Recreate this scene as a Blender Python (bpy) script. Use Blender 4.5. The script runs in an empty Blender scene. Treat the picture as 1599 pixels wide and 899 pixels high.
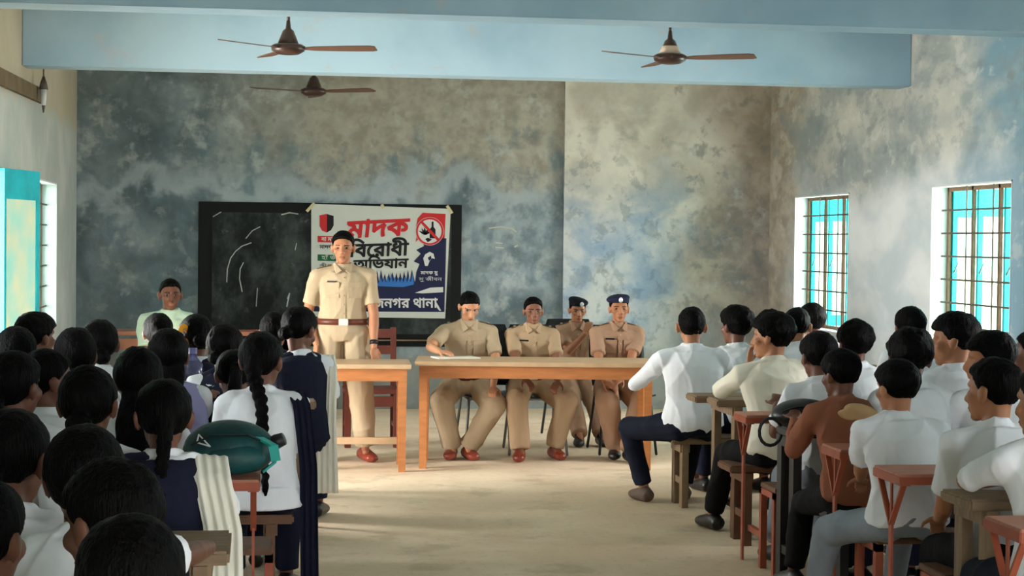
import bpy, bmesh, math, random
import numpy as np
from mathutils import Vector, Matrix
random.seed(7); rng = np.random.RandomState(7)
PI = math.pi
C = bpy.context.scene.collection
sc = bpy.context.scene

# ------------------------------------------------------------ camera, sky, light, exposure
CAM = np.array([0, 0, 1.62]); FPX = 2800.0
CR = np.array([0.99028318, -0.13862786, 0.01102442])
CU = np.array([-0.00731477, 0.02724079, 0.99960214])
CF = np.array([0.13887302, 0.98996983, -0.02596207])
cd = bpy.data.cameras.new('camera'); cam = bpy.data.objects.new('camera', cd); C.objects.link(cam)
cd.sensor_width = 36; cd.lens = FPX / 1599 * 36; cd.clip_end = 200; cd.clip_start = 0.05
cam.matrix_world = Matrix(((CR[0], CU[0], -CF[0], 0), (CR[1], CU[1], -CF[1], 0), (CR[2], CU[2], -CF[2], 1.62), (0, 0, 0, 1)))
sc.camera = cam
def at(x, y, Y):                       # point of the room at depth Y seen at photo position x, y
    d = (x - 799.5) / FPX * CR - (y - 449.5) / FPX * CU + CF
    return d * (Y / d[1]) + CAM
sc.view_settings.view_transform = 'Standard'; sc.view_settings.look = 'None'
sc.view_settings.gamma = 1; sc.view_settings.use_curve_mapping = False
sc.view_settings.exposure = 0.40
sc.cycles.max_bounces = 8; sc.cycles.diffuse_bounces = 5; sc.cycles.sample_clamp_indirect = 8
sc.cycles.use_denoising = True
w = bpy.data.worlds.new('sky'); sc.world = w; w.use_nodes = True
bg = w.node_tree.nodes['Background']; bg.inputs[0].default_value = (0.93, 0.97, 1.0, 1); bg.inputs[1].default_value = 9.0

RX, LX, BY, FY = 4.95, -1.71, 17.18, -2.5       # walls: right, left, back (behind the officers), front (behind the camera)
ZC = 3.35
WT = 0.32                                       # wall thickness
SILL, HEAD_Z = 0.85, 2.067
RW = [(14.708, 16.268), (11.368, 12.816), (7.95, 9.35), (4.5, 5.9), (1.1, 2.5), (-1.9, -0.7)]   # windows of the right wall (y from, to)
LW = [(14.05, 15.52), (10.8, 12.2), (7.6, 9.0)]                                      # windows of the left wall
DOOR = (10.8, 12.2)                              # the second opening on the left is a doorway down to the floor
def daylight(name, x, y, z, sx, sz, rz, power, col):
    l = bpy.data.lights.new(name, 'AREA'); l.shape = 'RECTANGLE'; l.size = sx; l.size_y = sz; l.energy = power; l.color = col
    o = bpy.data.objects.new(name, l); C.objects.link(o); o.location = (x, y, z); o.rotation_euler = (PI / 2, 0, rz)
    return o
for (a, b), pw in zip(RW, (130, 180, 55, 28, 18, 10)):
    daylight('window_daylight', RX + WT + 0.55, (a + b) / 2, 1.55, b - a, 1.3, PI / 2, pw, (1.0, 0.96, 0.90))
for (a, b), pw in zip(LW, (60, 290, 15)):
    zz, hh = (1.08, 1.95) if (a, b) == DOOR else (1.55, 1.3)
    daylight('window_daylight', LX - WT - 0.55, (a + b) / 2, zz, b - a, hh, -PI / 2, pw, (1.0, 0.96, 0.90))
daylight('camera_side_fill', 2.6, FY - 0.6, 1.5, 3.4, 2.2, 0, 45, (1.0, 0.95, 0.88))  # added frontal fill from an unseen opening behind the camera

# ------------------------------------------------------------ materials
def s2l(c): return tuple(((v / 255) / 12.92 if v / 255 <= 0.04045 else ((v / 255 + 0.055) / 1.055) ** 2.4) for v in c)
MATS = {}
def mat(name, rgb, rough=0.6, spec=0.3, metal=0.0, noise=0.0, scale=8.0, bump=0.0, bscale=30.0, alpha=None, stretch=(1, 1, 1), rgb2=None, trans=0.0):
    if name in MATS: return MATS[name]
    m = bpy.data.materials.new(name); m.use_nodes = True; nt = m.node_tree; b = nt.nodes['Principled BSDF']
    c = s2l(rgb); b.inputs['Base Color'].default_value = (*c, 1)
    b.inputs['Roughness'].default_value = rough; b.inputs['Specular IOR Level'].default_value = spec; b.inputs['Metallic'].default_value = metal
    if trans: b.inputs['Transmission Weight'].default_value = trans
    if noise or rgb2 or bump:
        tc = nt.nodes.new('ShaderNodeTexCoord'); mp = nt.nodes.new('ShaderNodeMapping'); mp.inputs['Scale'].default_value = stretch
        nt.links.new(tc.outputs['Object'], mp.inputs[0])
    if noise or rgb2:
        n = nt.nodes.new('ShaderNodeTexNoise'); n.inputs['Scale'].default_value = scale; n.inputs['Detail'].default_value = 5
        nt.links.new(mp.outputs[0], n.inputs['Vector'])
        r = nt.nodes.new('ShaderNodeValToRGB'); r.color_ramp.elements[0].position = 0.35; r.color_ramp.elements[1].position = 0.65
        c2 = s2l(rgb2) if rgb2 else tuple(v * (1 - noise) for v in c)
        r.color_ramp.elements[0].color = (*c2, 1); r.color_ramp.elements[1].color = (*c, 1)
        nt.links.new(n.outputs['Fac'], r.inputs[0]); nt.links.new(r.outputs[0], b.inputs['Base Color'])
    if bump:
        n2 = nt.nodes.new('ShaderNodeTexNoise'); n2.inputs['Scale'].default_value = bscale; n2.inputs['Detail'].default_value = 3
        nt.links.new(mp.outputs[0], n2.inputs['Vector'])
        bp = nt.nodes.new('ShaderNodeBump'); bp.inputs['Strength'].default_value = bump; bp.inputs['Distance'].default_value = 0.02
        nt.links.new(n2.outputs['Fac'], bp.inputs['Height']); nt.links.new(bp.outputs[0], b.inputs['Normal'])
    MATS[name] = m; return m

class NG:                                       # small helper that writes node graphs for the stained walls
    def __init__(s, name, rough=0.85, spec=0.15):
        s.m = bpy.data.materials.new(name); s.m.use_nodes = True; s.nt = s.m.node_tree; s.b = s.nt.nodes['Principled BSDF']
        s.b.inputs['Roughness'].default_value = rough; s.b.inputs['Specular IOR Level'].default_value = spec
        s.tc = s.nt.nodes.new('ShaderNodeTexCoord'); s.sep = s.nt.nodes.new('ShaderNodeSeparateXYZ'); s.nt.links.new(s.tc.outputs['Object'], s.sep.inputs[0])
    def noise(s, scale, detail=6, rough=0.6, stretch=(1, 1, 1), off=0.0, dist=0.0):
        mp = s.nt.nodes.new('ShaderNodeMapping'); mp.inputs['Scale'].default_value = stretch; mp.inputs['Location'].default_value = (off, off * 1.7, off * 0.6)
        s.nt.links.new(s.tc.outputs['Object'], mp.inputs[0])
        n = s.nt.nodes.new('ShaderNodeTexNoise'); n.inputs['Scale'].default_value = scale; n.inputs['Detail'].default_value = detail
        n.inputs['Roughness'].default_value = rough; n.inputs['Distortion'].default_value = dist
        s.nt.links.new(mp.outputs[0], n.inputs['Vector']); return n.outputs['Fac']
    def ax(s, i): return s.sep.outputs[i]
    def mth(s, op, a, b=None, clamp=False):
        n = s.nt.nodes.new('ShaderNodeMath'); n.operation = op; n.use_clamp = clamp
        for i, v in enumerate((a, b)):
            if v is None: continue
            if isinstance(v, (int, float)): n.inputs[i].default_value = v
            else: s.nt.links.new(v, n.inputs[i])
        return n.outputs[0]
    def ramp(s, v, lo, hi):                     # smooth 0..1 between lo and hi (lo may exceed hi)
        n = s.nt.nodes.new('ShaderNodeMapRange'); n.interpolation_type = 'SMOOTHSTEP'
        n.inputs['From Min'].default_value = lo; n.inputs['From Max'].default_value = hi
        s.nt.links.new(v, n.inputs['Value']); return n.outputs[0]
    def mix(s, f, a, b):
        n = s.nt.nodes.new('ShaderNodeMix'); n.data_type = 'RGBA'
        for k, v in ((0, f), (6, a), (7, b)):
            if isinstance(v, tuple): n.inputs[k].default_value = (*s2l(v), 1)
            elif isinstance(v, (int, float)): n.inputs[k].default_value = v
            else: s.nt.links.new(v, n.inputs[k])
        return n.outputs[2]
    def out(s, c, bump=None, st=0.3):
        s.nt.links.new(c, s.b.inputs['Base Color'])
        if bump is not None:
            bp = s.nt.nodes.new('ShaderNodeBump'); bp.inputs['Strength'].default_value = st; bp.inputs['Distance'].default_value = 0.02
            s.nt.links.new(bump, bp.inputs['Height']); s.nt.links.new(bp.outputs[0], s.b.inputs['Normal'])
        return s.m

def back_wall_mat():
    g = NG('old limewash back wall'); X, Z = g.ax(0), g.ax(2)
    big = g.noise(0.8, 5, 0.5, dist=0.2); mid = g.noise(2.2, 5, 0.55, off=3.1, dist=0.3); fin = g.noise(7, 4, 0.55, off=7.7); drip = g.noise(3.2, 5, 0.55, stretch=(1.5, 1, 0.7), off=11)
    jx = g.mth('ADD', X, g.mth('MULTIPLY', g.mth('SUBTRACT', big, 0.5), 2.6))
    jz = g.mth('ADD', Z, g.mth('MULTIPLY', g.mth('SUBTRACT', mid, 0.5), 1.3))
    c = g.mix(g.ramp(mid, 0.34, 0.68), (92, 106, 112), (156, 168, 174))                     # slate blue grey
    c = g.mix(g.mth('MULTIPLY', g.ramp(jx, -0.6, -1.4), 0.5), c, (84, 96, 98))
    beige = g.mth('MULTIPLY', g.ramp(jx, -0.9, 1.1), g.ramp(jz, 1.95, 2.5))
    c = g.mix(beige, c, g.mix(g.ramp(fin, 0.3, 0.7), (148, 142, 130), (176, 170, 158)))
    c = g.mix(g.mth('MULTIPLY', g.mth('MULTIPLY', g.ramp(drip, 0.50, 0.66), g.ramp(jz, 2.75, 2.4)), 0.8), c, (108, 126, 134))
    right = g.ramp(X, 2.90, 2.905)
    pale = g.mix(g.ramp(jz, 1.4, 2.5), g.mix(g.ramp(mid, 0.36, 0.62), (140, 162, 184), (196, 200, 198)), g.mix(g.ramp(mid, 0.36, 0.62), (184, 176, 162), (216, 210, 198)))
    c = g.mix(right, c, pale)
    brown = g.mth('MULTIPLY', g.ramp(jx, 3.9, 4.7), 0.8)
    c = g.mix(brown, c, g.mix(g.ramp(mid, 0.35, 0.65), (128, 114, 98), (162, 148, 130)))
    f2 = g.noise(5.5, 7, 0.62, off=33, dist=0.2)
    c = g.mix(g.mth('MULTIPLY', g.mth('MULTIPLY', g.ramp(f2, 0.52, 0.60), g.ramp(jz, 2.9, 2.3)), 0.36), c, (92, 110, 120))
    c = g.mix(g.mth('MULTIPLY', g.ramp(f2, 0.47, 0.38), 0.22), c, (186, 188, 182))
    c = g.mix(g.mth('MULTIPLY', g.mth('MULTIPLY', g.ramp(fin, 0.54, 0.70), g.ramp(mid, 0.42, 0.6)), 0.6), c, (112, 116, 112))
    c = g.mix(g.mth('MULTIPLY', g.ramp(g.noise(4, 6, 0.6, off=21), 0.56, 0.72), 0.5), c, (196, 200, 200))
    band = g.mth('MULTIPLY', g.ramp(g.mth('ABSOLUTE', g.mth('SUBTRACT', jz, 2.10)), 0.20, 0.02), g.ramp(X, 2.9, 2.5))
    c = g.mix(g.mth('MULTIPLY', band, 0.65), c, (172, 182, 188))
    c = g.mix(g.mth('MULTIPLY', g.ramp(jz, 0.75, 0.45), 0.6), c, (158, 158, 150))
    return g.out(c, fin, 0.15)
def right_wall_mat():
    g = NG('stained right wall'); Y, Z = g.ax(1), g.ax(2)
    big = g.noise(0.8, 5, 0.5, off=2, dist=0.2, stretch=(1, 0.6, 1)); mid = g.noise(2.2, 5, 0.55, off=5, dist=0.3, stretch=(1, 0.5, 1)); fin = g.noise(7, 4, 0.55, off=1, stretch=(1, 0.5, 1))
    jz = g.mth('ADD', Z, g.mth('MULTIPLY', g.mth('SUBTRACT', big, 0.5), 1.2)); jy = g.mth('ADD', Y, g.mth('MULTIPLY', g.mth('SUBTRACT', mid, 0.5), 2.2))
    up = g.mix(g.ramp(mid, 0.36, 0.66), (140, 148, 148), (180, 180, 172)); lo = g.mix(g.ramp(mid, 0.35, 0.65), (178, 188, 194), (206, 210, 212))
    c = g.mix(g.ramp(jz, 2.4, 1.95), up, lo)
    c = g.mix(g.mth('MULTIPLY', g.ramp(jy, 15.7, 16.8), 0.85), c, g.mix(g.ramp(fin, 0.35, 0.65), (138, 124, 106), (172, 158, 138)))
    c = g.mix(g.mth('MULTIPLY', g.ramp(jy, 12.6, 11.2), 0.8), c, (104, 142, 162))
    c = g.mix(g.mth('MULTIPLY', g.mth('MULTIPLY', g.ramp(fin, 0.54, 0.70), g.ramp(jz, 2.0, 2.5)), 0.6), c, (112, 126, 128))
    f2 = g.noise(4.5, 7, 0.62, off=13, dist=0.2, stretch=(1, 0.6, 1)); c = g.mix(g.mth('MULTIPLY', g.mth('MULTIPLY', g.ramp(f2, 0.52, 0.62), g.ramp(jz, 1.9, 2.4)), 0.45), c, (122, 136, 140))
    c = g.mix(g.mth('MULTIPLY', g.ramp(f2, 0.46, 0.38), 0.35), c, (200, 202, 198))
    return g.out(c, fin, 0.15)
def left_wall_mat():
    g = NG('grey green left wall'); Y, Z = g.ax(1), g.ax(2); mid = g.noise(1.6, 6, 0.6, off=9); fin = g.noise(9, 5, 0.6)
    jz = g.mth('ADD', Z, g.mth('MULTIPLY', g.mth('SUBTRACT', mid, 0.5), 0.6))
    c = g.mix(g.ramp(mid, 0.3, 0.7), (158, 166, 160), (178, 184, 178))
    c = g.mix(g.mth('MULTIPLY', g.ramp(jz, 2.55, 2.7), 0.6), c, (170, 152, 118))
    return g.out(c, fin, 0.1)
def floor_mat():
    g = NG('worn cement floor', 0.7, 0.25); big = g.noise(0.7, 6, 0.6); mid = g.noise(3, 7, 0.65, off=4); fin = g.noise(22, 5, 0.7)
    c = g.mix(g.ramp(big, 0.35, 0.65), (212, 188, 158), (232, 212, 184))
    c = g.mix(g.mth('MULTIPLY', g.ramp(mid, 0.52, 0.66), 0.4), c, (168, 150, 122))
    c = g.mix(g.mth('MULTIPLY', g.ramp(fin, 0.56, 0.64), 0.25), c, (150, 134, 110))
    return g.out(c, fin, 0.15)
def beam_mat():
    g = NG('pale blue beam paint', 0.7, 0.2); big = g.noise(0.7, 5, 0.55, off=6); mid = g.noise(4, 6, 0.6, off=2)
    c = g.mix(g.ramp(big, 0.35, 0.65), (142, 172, 192), (168, 194, 210))
    c = g.mix(g.mth('MULTIPLY', g.ramp(mid, 0.6, 0.7), 0.3), c, (190, 170, 160))
    return g.out(c, mid, 0.08)
M_BACK, M_RIGHT, M_LEFT, M_FLOOR, M_BEAM = back_wall_mat(), right_wall_mat(), left_wall_mat(), floor_mat(), beam_mat()
M_REVEAL = mat('white reveal plaster', (198, 204, 202), 0.8, noise=0.08, scale=5, bump=0.1)
M_CEIL = mat('pale ceiling', (196, 208, 206), 0.9, noise=0.1, scale=2)
M_TEAL = mat('turquoise shutter paint', (0, 172, 186), 0.5, noise=0.25, scale=6, bump=0.1)
M_PANEL = mat('scuffed pale shutter panel', (206, 214, 182), 0.6, rgb2=(140, 214, 206), scale=3)
M_IRON = mat('dark window iron', (92, 84, 74), 0.6, metal=0.3)
M_FRAME = mat('brown window frame', (118, 96, 74), 0.7, noise=0.2, scale=20)
M_ORANGE = mat('orange varnished wood', (186, 120, 70), 0.45, noise=0.2, scale=6, stretch=(1, 1, 6), bump=0.05)
M_TOPW = mat('pale table top wood', (196, 164, 128), 0.45, noise=0.15, scale=8, stretch=(1, 8, 1))
M_REDM = mat('red oxide steel', (164, 84, 60), 0.55, noise=0.2, scale=14)
M_REDT = mat('red brown desk top', (180, 116, 92), 0.45, noise=0.2, scale=6, stretch=(1, 8, 1))
M_WOOD = mat('worn brown wood', (112, 78, 56), 0.6, noise=0.3, scale=7, stretch=(1, 6, 1), bump=0.1)
M_GREYW = mat('weathered grey wood', (138, 114, 88), 0.65, noise=0.3, scale=7, stretch=(1, 6, 1), bump=0.12)
M_DARKW = mat('nearly black wood', (44, 40, 38), 0.6, noise=0.2, scale=9)
M_REDW = mat('dark red chair wood', (104, 50, 38), 0.45, noise=0.2, scale=9)
M_BLACKP = mat('black plastic', (26, 27, 30), 0.4)
M_STEEL = mat('grey chair tube', (120, 118, 114), 0.35, metal=0.7)
M_FAN = mat('brown fan enamel', (60, 40, 34), 0.35, noise=0.1, scale=12)
M_FANB = mat('brown fan blade', (92, 66, 52), 0.5)
M_HAIR = mat('black hair', (6, 5, 5), 0.5, spec=0.05, bump=0.5, bscale=40, stretch=(5, 5, 0.7))
M_SK1 = mat('brown skin', (168, 114, 82), 0.5, noise=0.08, scale=25)
M_SK2 = mat('dark brown skin', (104, 66, 50), 0.45, noise=0.08, scale=25)
M_SK3 = mat('warm tan skin', (196, 140, 104), 0.5, noise=0.08, scale=25)
M_HAIRG = mat('glossy black hair', (8, 7, 7), 0.3, spec=0.6, bump=0.5, bscale=40, stretch=(5, 5, 0.7)); M_EYEW = mat('eye white', (120, 106, 96), 0.5); M_DARK = mat('dark brow and iris', (24, 18, 16), 0.5); M_LIP = mat('lips', (134, 84, 68), 0.6)
def cloth(name, rgb, **k): return mat(name, rgb, 0.85, 0.15, noise=k.get('noise', 0.06), scale=10, bump=k.get('bump', 0.8), bscale=k.get('bs', 7), stretch=(1, 1, 0.6))
M_WHITE = cloth('white school shirt cotton', (226, 228, 232)); M_CREAM = cloth('cream shirt cotton', (228, 222, 204)); M_OFFW = cloth('off white dupatta', (226, 222, 208), bump=0.5)
M_NAVY = cloth('navy uniform cloth', (24, 27, 44)); M_LAVHAZE = cloth('haze tinted vest', (138, 138, 176)); M_KHAKI = cloth('khaki uniform', (172, 146, 116)); M_KHAKI2 = cloth('light khaki uniform', (176, 156, 128)); M_TAN2 = cloth('tan uniform', (164, 130, 106))  # lavender of the vest is backlit haze painted into its colour
M_JEANS = cloth('dark navy jeans', (22, 26, 40)); M_GJEANS = cloth('faded grey jeans', (132, 140, 148), noise=0.2); M_BLACKC = cloth('black trousers', (16, 16, 18)); M_BROWNC = cloth('brown shirt', (142, 88, 66)); M_TANC = cloth('tan hood', (206, 166, 122)); M_MINT = cloth('pale mint shirt', (178, 200, 178))
M_SHOE = mat('red brown leather', (130, 52, 34), 0.35, spec=0.5); M_BSHOE = mat('black leather', (30, 28, 28), 0.35, spec=0.5); M_BELT = mat('brown belt leather', (92, 48, 34), 0.4); M_BRASS = mat('pale buckle metal', (206, 196, 170), 0.3, metal=0.7)
M_SOCK = cloth('dark sock', (30, 28, 36)); M_BERET = cloth('dark beret wool', (18, 20, 30)); M_YEL = mat('yellow scrunchie', (226, 150, 36), 0.7)

# ------------------------------------------------------------ object helpers
def tag(o, label=None, cat=None, group=None, kind=None):
    if label: o['label'] = label
    if cat: o['category'] = cat
    if group: o['group'] = group
    if kind: o['kind'] = kind
    return o
def empty(name, loc=(0, 0, 0), rz=0, label=None, cat=None, group=None):
    o = bpy.data.objects.new(name, None); C.objects.link(o); o.location = loc; o.rotation_euler = (0, 0, rz); o.empty_display_size = 0.1
    return tag(o, label, cat, group)
class MB:
    def __init__(s): s.v = []; s.f = []; s.n = 0
    def add(s, v, f):
        s.v.append(np.asarray(v, float)); s.f += [tuple(i + s.n for i in q) for q in f]; s.n += len(v); return s
    def box(s, x0, x1, y0, y1, z0, z1, M=None):
        v = np.array([(x, y, z) for x in (x0, x1) for y in (y0, y1) for z in (z0, z1)], float)
        if M is not None: v = v @ np.array(M)[:3, :3].T + np.array(M)[:3, 3]
        return s.add(v, [(0, 1, 3, 2), (4, 6, 7, 5), (0, 4, 5, 1), (2, 3, 7, 6), (0, 2, 6, 4), (1, 5, 7, 3)])
    def bar(s, p, q, w, h=None, up=(0, 0, 1)):            # a rectangular bar from p to q
        h = h or w; p = np.array(p, float); q = np.array(q, float); d = q - p; L = np.linalg.norm(d); d = d / L
        u = np.array(up, float)
        if abs(d @ u) > 0.95: u = np.array((0, 1.0, 0))
        a = np.cross(d, u); a /= np.linalg.norm(a); b = np.cross(a, d)
        v = [p + t * L * d + i * a * w / 2 + j * b * h / 2 for t in (0, 1) for i in (-1, 1) for j in (-1, 1)]
        return s.add(v, [(0, 1, 3, 2), (4, 6, 7, 5), (0, 4, 5, 1), (2, 3, 7, 6), (0, 2, 6, 4), (1, 5, 7, 3)])
    def loft(s, rings, seg=16, xa=(1, 0, 0)):             # rings: (centre, rx, ry); closed ends
        P = [np.array(r[0], float) for r in rings]; n = len(P); vs = []
        xa = np.array(xa, float)
        for i, (c, rx, ry) in enumerate(rings):
            d = P[min(i + 1, n - 1)] - P[max(i - 1, 0)]; d = d / (np.linalg.norm(d) + 1e-9)
            a = xa - d * (xa @ d)
            if np.linalg.norm(a) < 0.2: a = np.array((0, 1.0, 0)) - d * d[1]
            a /= np.linalg.norm(a); b = np.cross(d, a)
            for k in range(seg):
                t = 2 * PI * k / seg; vs.append(P[i] + a * rx * math.cos(t) + b * ry * math.sin(t))
        f = []
        for i in range(n - 1):
            for k in range(seg): f.append((i * seg + k, i * seg + (k + 1) % seg, (i + 1) * seg + (k + 1) % seg, (i + 1) * seg + k))
        f.append(tuple(range(seg))[::-1]); f.append(tuple((n - 1) * seg + k for k in range(seg)))
        return s.add(vs, f)
    def cap(s, p, q, r0, r1, seg=12, rnd=True):            # tapered capsule
        p = np.array(p, float); q = np.array(q, float); d = q - p; L = np.linalg.norm(d); d = d / (L + 1e-9)
        R = []
        if rnd:
            for t in (80, 50, 20): a = math.radians(t); R.append((p - d * r0 * math.sin(a), r0 * math.cos(a), r0 * math.cos(a)))
        R.append((p, r0, r0)); R.append((q, r1, r1))
        if rnd:
            for t in (20, 50, 80): a = math.radians(t); R.append((q + d * r1 * math.sin(a), r1 * math.cos(a), r1 * math.cos(a)))
        return s.loft(R, seg)
    def ell(s, c, r, M=None, seg=16, rings=10):
        v = []; c = np.array(c, float)
        for i in range(rings + 1):
            a = PI * i / rings - PI / 2
            a = max(min(a, PI / 2 - 0.05), -PI / 2 + 0.05)
            for k in range(seg):
                t = 2 * PI * k / seg; v.append((r[0] * math.cos(a) * math.cos(t), r[1] * math.cos(a) * math.sin(t), r[2] * math.sin(a)))
        v = np.array(v)
        if M is not None: v = v @ M.T
        v = v + c; f = []
        for i in range(rings):
            for k in range(seg): f.append((i * seg + k, i * seg + (k + 1) % seg, (i + 1) * seg + (k + 1) % seg, (i + 1) * seg + k))
        f.append(tuple(range(seg))[::-1]); f.append(tuple(rings * seg + k for k in range(seg)))
        return s.add(v, f)
    def prism(s, pts, z0, z1, axis='y', base=0.0):         # a polygon in the x-z plane given real thickness along y
        n = len(pts); v = [(p[0], z0, p[1]) for p in pts] + [(p[0], z1, p[1]) for p in pts]
        return s.add(v, [tuple(range(n)), tuple(range(n, 2 * n))[::-1]] + [(i, i + n, (i + 1) % n + n, (i + 1) % n) for i in range(n)])
    def xf(s, R, t=(0, 0, 0)):                              # rotate by matrix then move
        s.v = [v @ np.array(R).T + np.array(t) for v in s.v]; return s
    def mesh(s, name):
        me = bpy.data.meshes.new(name); me.from_pydata(np.vstack(s.v).tolist(), [], s.f); me.update(); return me
    def build(s, name, m, parent=None, smooth=False, bevel=0.0):
        me = s.mesh(name); me.materials.append(m)
        bm = bmesh.new(); bm.from_mesh(me); bmesh.ops.recalc_face_normals(bm, faces=bm.faces)
        if bevel: bmesh.ops.bevel(bm, geom=bm.edges[:], offset=bevel, segments=2, affect='EDGES', clamp_overlap=True)
        bm.to_mesh(me); bm.free()
        if smooth: me.polygons.foreach_set('use_smooth', [True] * len(me.polygons))
        o = bpy.data.objects.new(name, me); C.objects.link(o)
        if parent: o.parent = parent
        return o
TMP = bpy.data.objects.new('tmp', None)
def remesh(mb, name, m, vox, smooth=2, fac=0.5):           # union of overlapping closed shapes into one continuous skin
    me = mb.mesh(name); bm = bmesh.new(); bm.from_mesh(me); bmesh.ops.recalc_face_normals(bm, faces=bm.faces); bm.to_mesh(me); bm.free()
    o = bpy.data.objects.new('tmp', me); C.objects.link(o)
    r = o.modifiers.new('r', 'REMESH'); r.mode = 'VOXEL'; r.voxel_size = vox; r.use_smooth_shade = True
    if smooth:
        sm = o.modifiers.new('s', 'SMOOTH'); sm.iterations = smooth; sm.factor = fac
    dg = bpy.context.evaluated_depsgraph_get(); dg.update()
    n = bpy.data.meshes.new_from_object(o.evaluated_get(dg)); n.name = name; n.materials.clear(); n.materials.append(m)
    bpy.data.objects.remove(o); bpy.data.meshes.remove(me); return n
def link(name, me, parent=None):
    o = bpy.data.objects.new(name, me); C.objects.link(o)
    if parent: o.parent = parent
    return o
def getv(me):
    a = np.empty(len(me.vertices) * 3); me.vertices.foreach_get('co', a); return a.reshape(-1, 3)
def setv(me, a): me.vertices.foreach_set('co', a.ravel()); me.update()
def wob(P, f, seed=0):                                      # cheap smooth 3D noise
    s = np.zeros(len(P)); r = np.random.RandomState(seed)
    for k in range(5):
        d = r.normal(size=3); d /= np.linalg.norm(d); s += np.sin(P @ d * f * (0.7 + 0.6 * r.rand()) + r.rand() * 6.28)
    return s / 5
def wobn(P, f, seed=0):                                     # denser noise with more directions, for hair
    s = np.zeros(len(P)); r = np.random.RandomState(seed)
    for k in range(16):
        d = r.normal(size=3); d /= np.linalg.norm(d); s += np.sin(P @ d * f * (0.5 + 1.2 * r.rand()) + r.rand() * 6.28)
    return s / 7
def nrm(v): v = np.array(v, float); return v / (np.linalg.norm(v) + 1e-9)
def rot(yaw=0, pitch=0, roll=0):                            # degrees; yaw to the left, pitch up, roll to the right
    a, b, c = map(math.radians, (yaw, pitch, roll))
    Rz = np.array([[math.cos(a), -math.sin(a), 0], [math.sin(a), math.cos(a), 0], [0, 0, 1]])
    Rx = np.array([[1, 0, 0], [0, math.cos(b), -math.sin(b)], [0, math.sin(b), math.cos(b)]])
    Ry = np.array([[math.cos(c), 0, math.sin(c)], [0, 1, 0], [-math.sin(c), 0, math.cos(c)]])
    return Rz @ Rx @ Ry

# ------------------------------------------------------------ the room
def wall_y(name, x0, x1, y0, y1, holes, m, z1=ZC):          # wall running along y, with real openings
    mb = MB(); ys = [y0] + [v for h in sorted(holes) for v in h] + [y1]
    for i in range(0, len(ys), 2): mb.box(x0, x1, ys[i], ys[i + 1], 0, z1)
    for a, b in holes:
        mb.box(x0, x1, a, b, HEAD_Z, z1)
        if (a, b) != DOOR: mb.box(x0, x1, a, b, 0, SILL)
    return tag(mb.build(name, m), kind='structure')
wall_y('wall_right', RX, RX + WT, FY, BY + WT, RW, M_RIGHT)
wall_y('wall_left', LX - WT, LX, FY, BY + WT, LW, M_LEFT)
for holes, xa, xb in ((RW, RX, RX + WT), (LW, LX - WT, LX)):   # white plaster lining of each window opening
    mb = MB()
    for a, b in holes:
        x0, x1 = xa - (0.004 if xa == RX else -0.004), xb
        if xa != RX: x0, x1 = xa, xb + 0.004
        zb = 0 if (a, b) == DOOR else SILL; mb.box(x0, x1, a, a + 0.012, zb, HEAD_Z); mb.box(x0, x1, b - 0.012, b, zb, HEAD_Z)
        mb.box(x0, x1, a, b, HEAD_Z - 0.012, HEAD_Z); mb.box(x0, x1, a, b, zb, zb + 0.015) if zb else None
    tag(mb.build('trim_' + ('1' if xa == RX else '2'), M_REVEAL), kind='structure')
tag(MB().box(LX - WT, RX + WT, BY, BY + WT, 0, ZC).box(2.8966, RX, BY - 0.06, BY, 0, ZC).build('wall_back', M_BACK), kind='structure')
mb = MB().box(LX - WT, 0.9, FY - WT, FY, 0, ZC).box(4.3, RX + WT, FY - WT, FY, 0, ZC).box(0.9, 4.3, FY - WT, FY, 2.4, ZC)
tag(mb.build('wall_front', M_LEFT), kind='structure')
tag(MB().box(LX - WT, RX + WT, FY - WT, BY + WT, -0.1, 0).build('floor', M_FLOOR), kind='structure')
tag(MB().box(LX - WT, RX + WT, FY - WT, BY + WT, ZC, ZC + 0.15).build('ceiling', M_CEIL), kind='structure')
for i, yb in enumerate((13.567, 10.027, 6.5, 3.0, -0.5)):
    tag(MB().box(LX, RX, yb - 0.28, yb, 2.847, ZC).build('beam', M_BEAM, bevel=0.006), kind='structure')
tag(MB().box(-30, 40, -15, 40, -0.6, -0.5).build('ground_outside', mat('bright dry ground', (200, 196, 170), 0.9)), kind='structure')

def leaf(parent, hx, hy, dirv, wd, z0, z1, side):           # one shutter leaf standing out from its hinge
    d = np.array([*dirv, 0.0]); n = np.array([-d[1], d[0], 0.0]) * 0.014
    def slab(t0, t1, za, zb, th):
        nn = n * th; p = [np.array([hx, hy, 0]) + d * t for t in (t0, t1)]
        return [tuple(q + s * nn + np.array([0, 0, z])) for q in p for s in (-1, 1) for z in (za, zb)]
    F = [(0, 1, 3, 2), (4, 6, 7, 5), (0, 4, 5, 1), (2, 3, 7, 6), (0, 2, 6, 4), (1, 5, 7, 3)]
    mb = MB()
    for t0, t1, za, zb in ((0, 0.035, z0, z1), (wd - 0.05, wd, z0, z1), (0.035, wd - 0.05, z1 - 0.20, z1), (0.035, wd - 0.05, z0, z0 + 0.1)):
        mb.add(slab(t0, t1, za, zb, 1.3), F)
    o = mb.build('shutter', M_TEAL, parent)
    MB().add(slab(0.03, wd - 0.04, z0 + 0.05, z1 - 0.05, 0.6), F).build('shutter_panel', M_PANEL, o)
    return o
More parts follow.
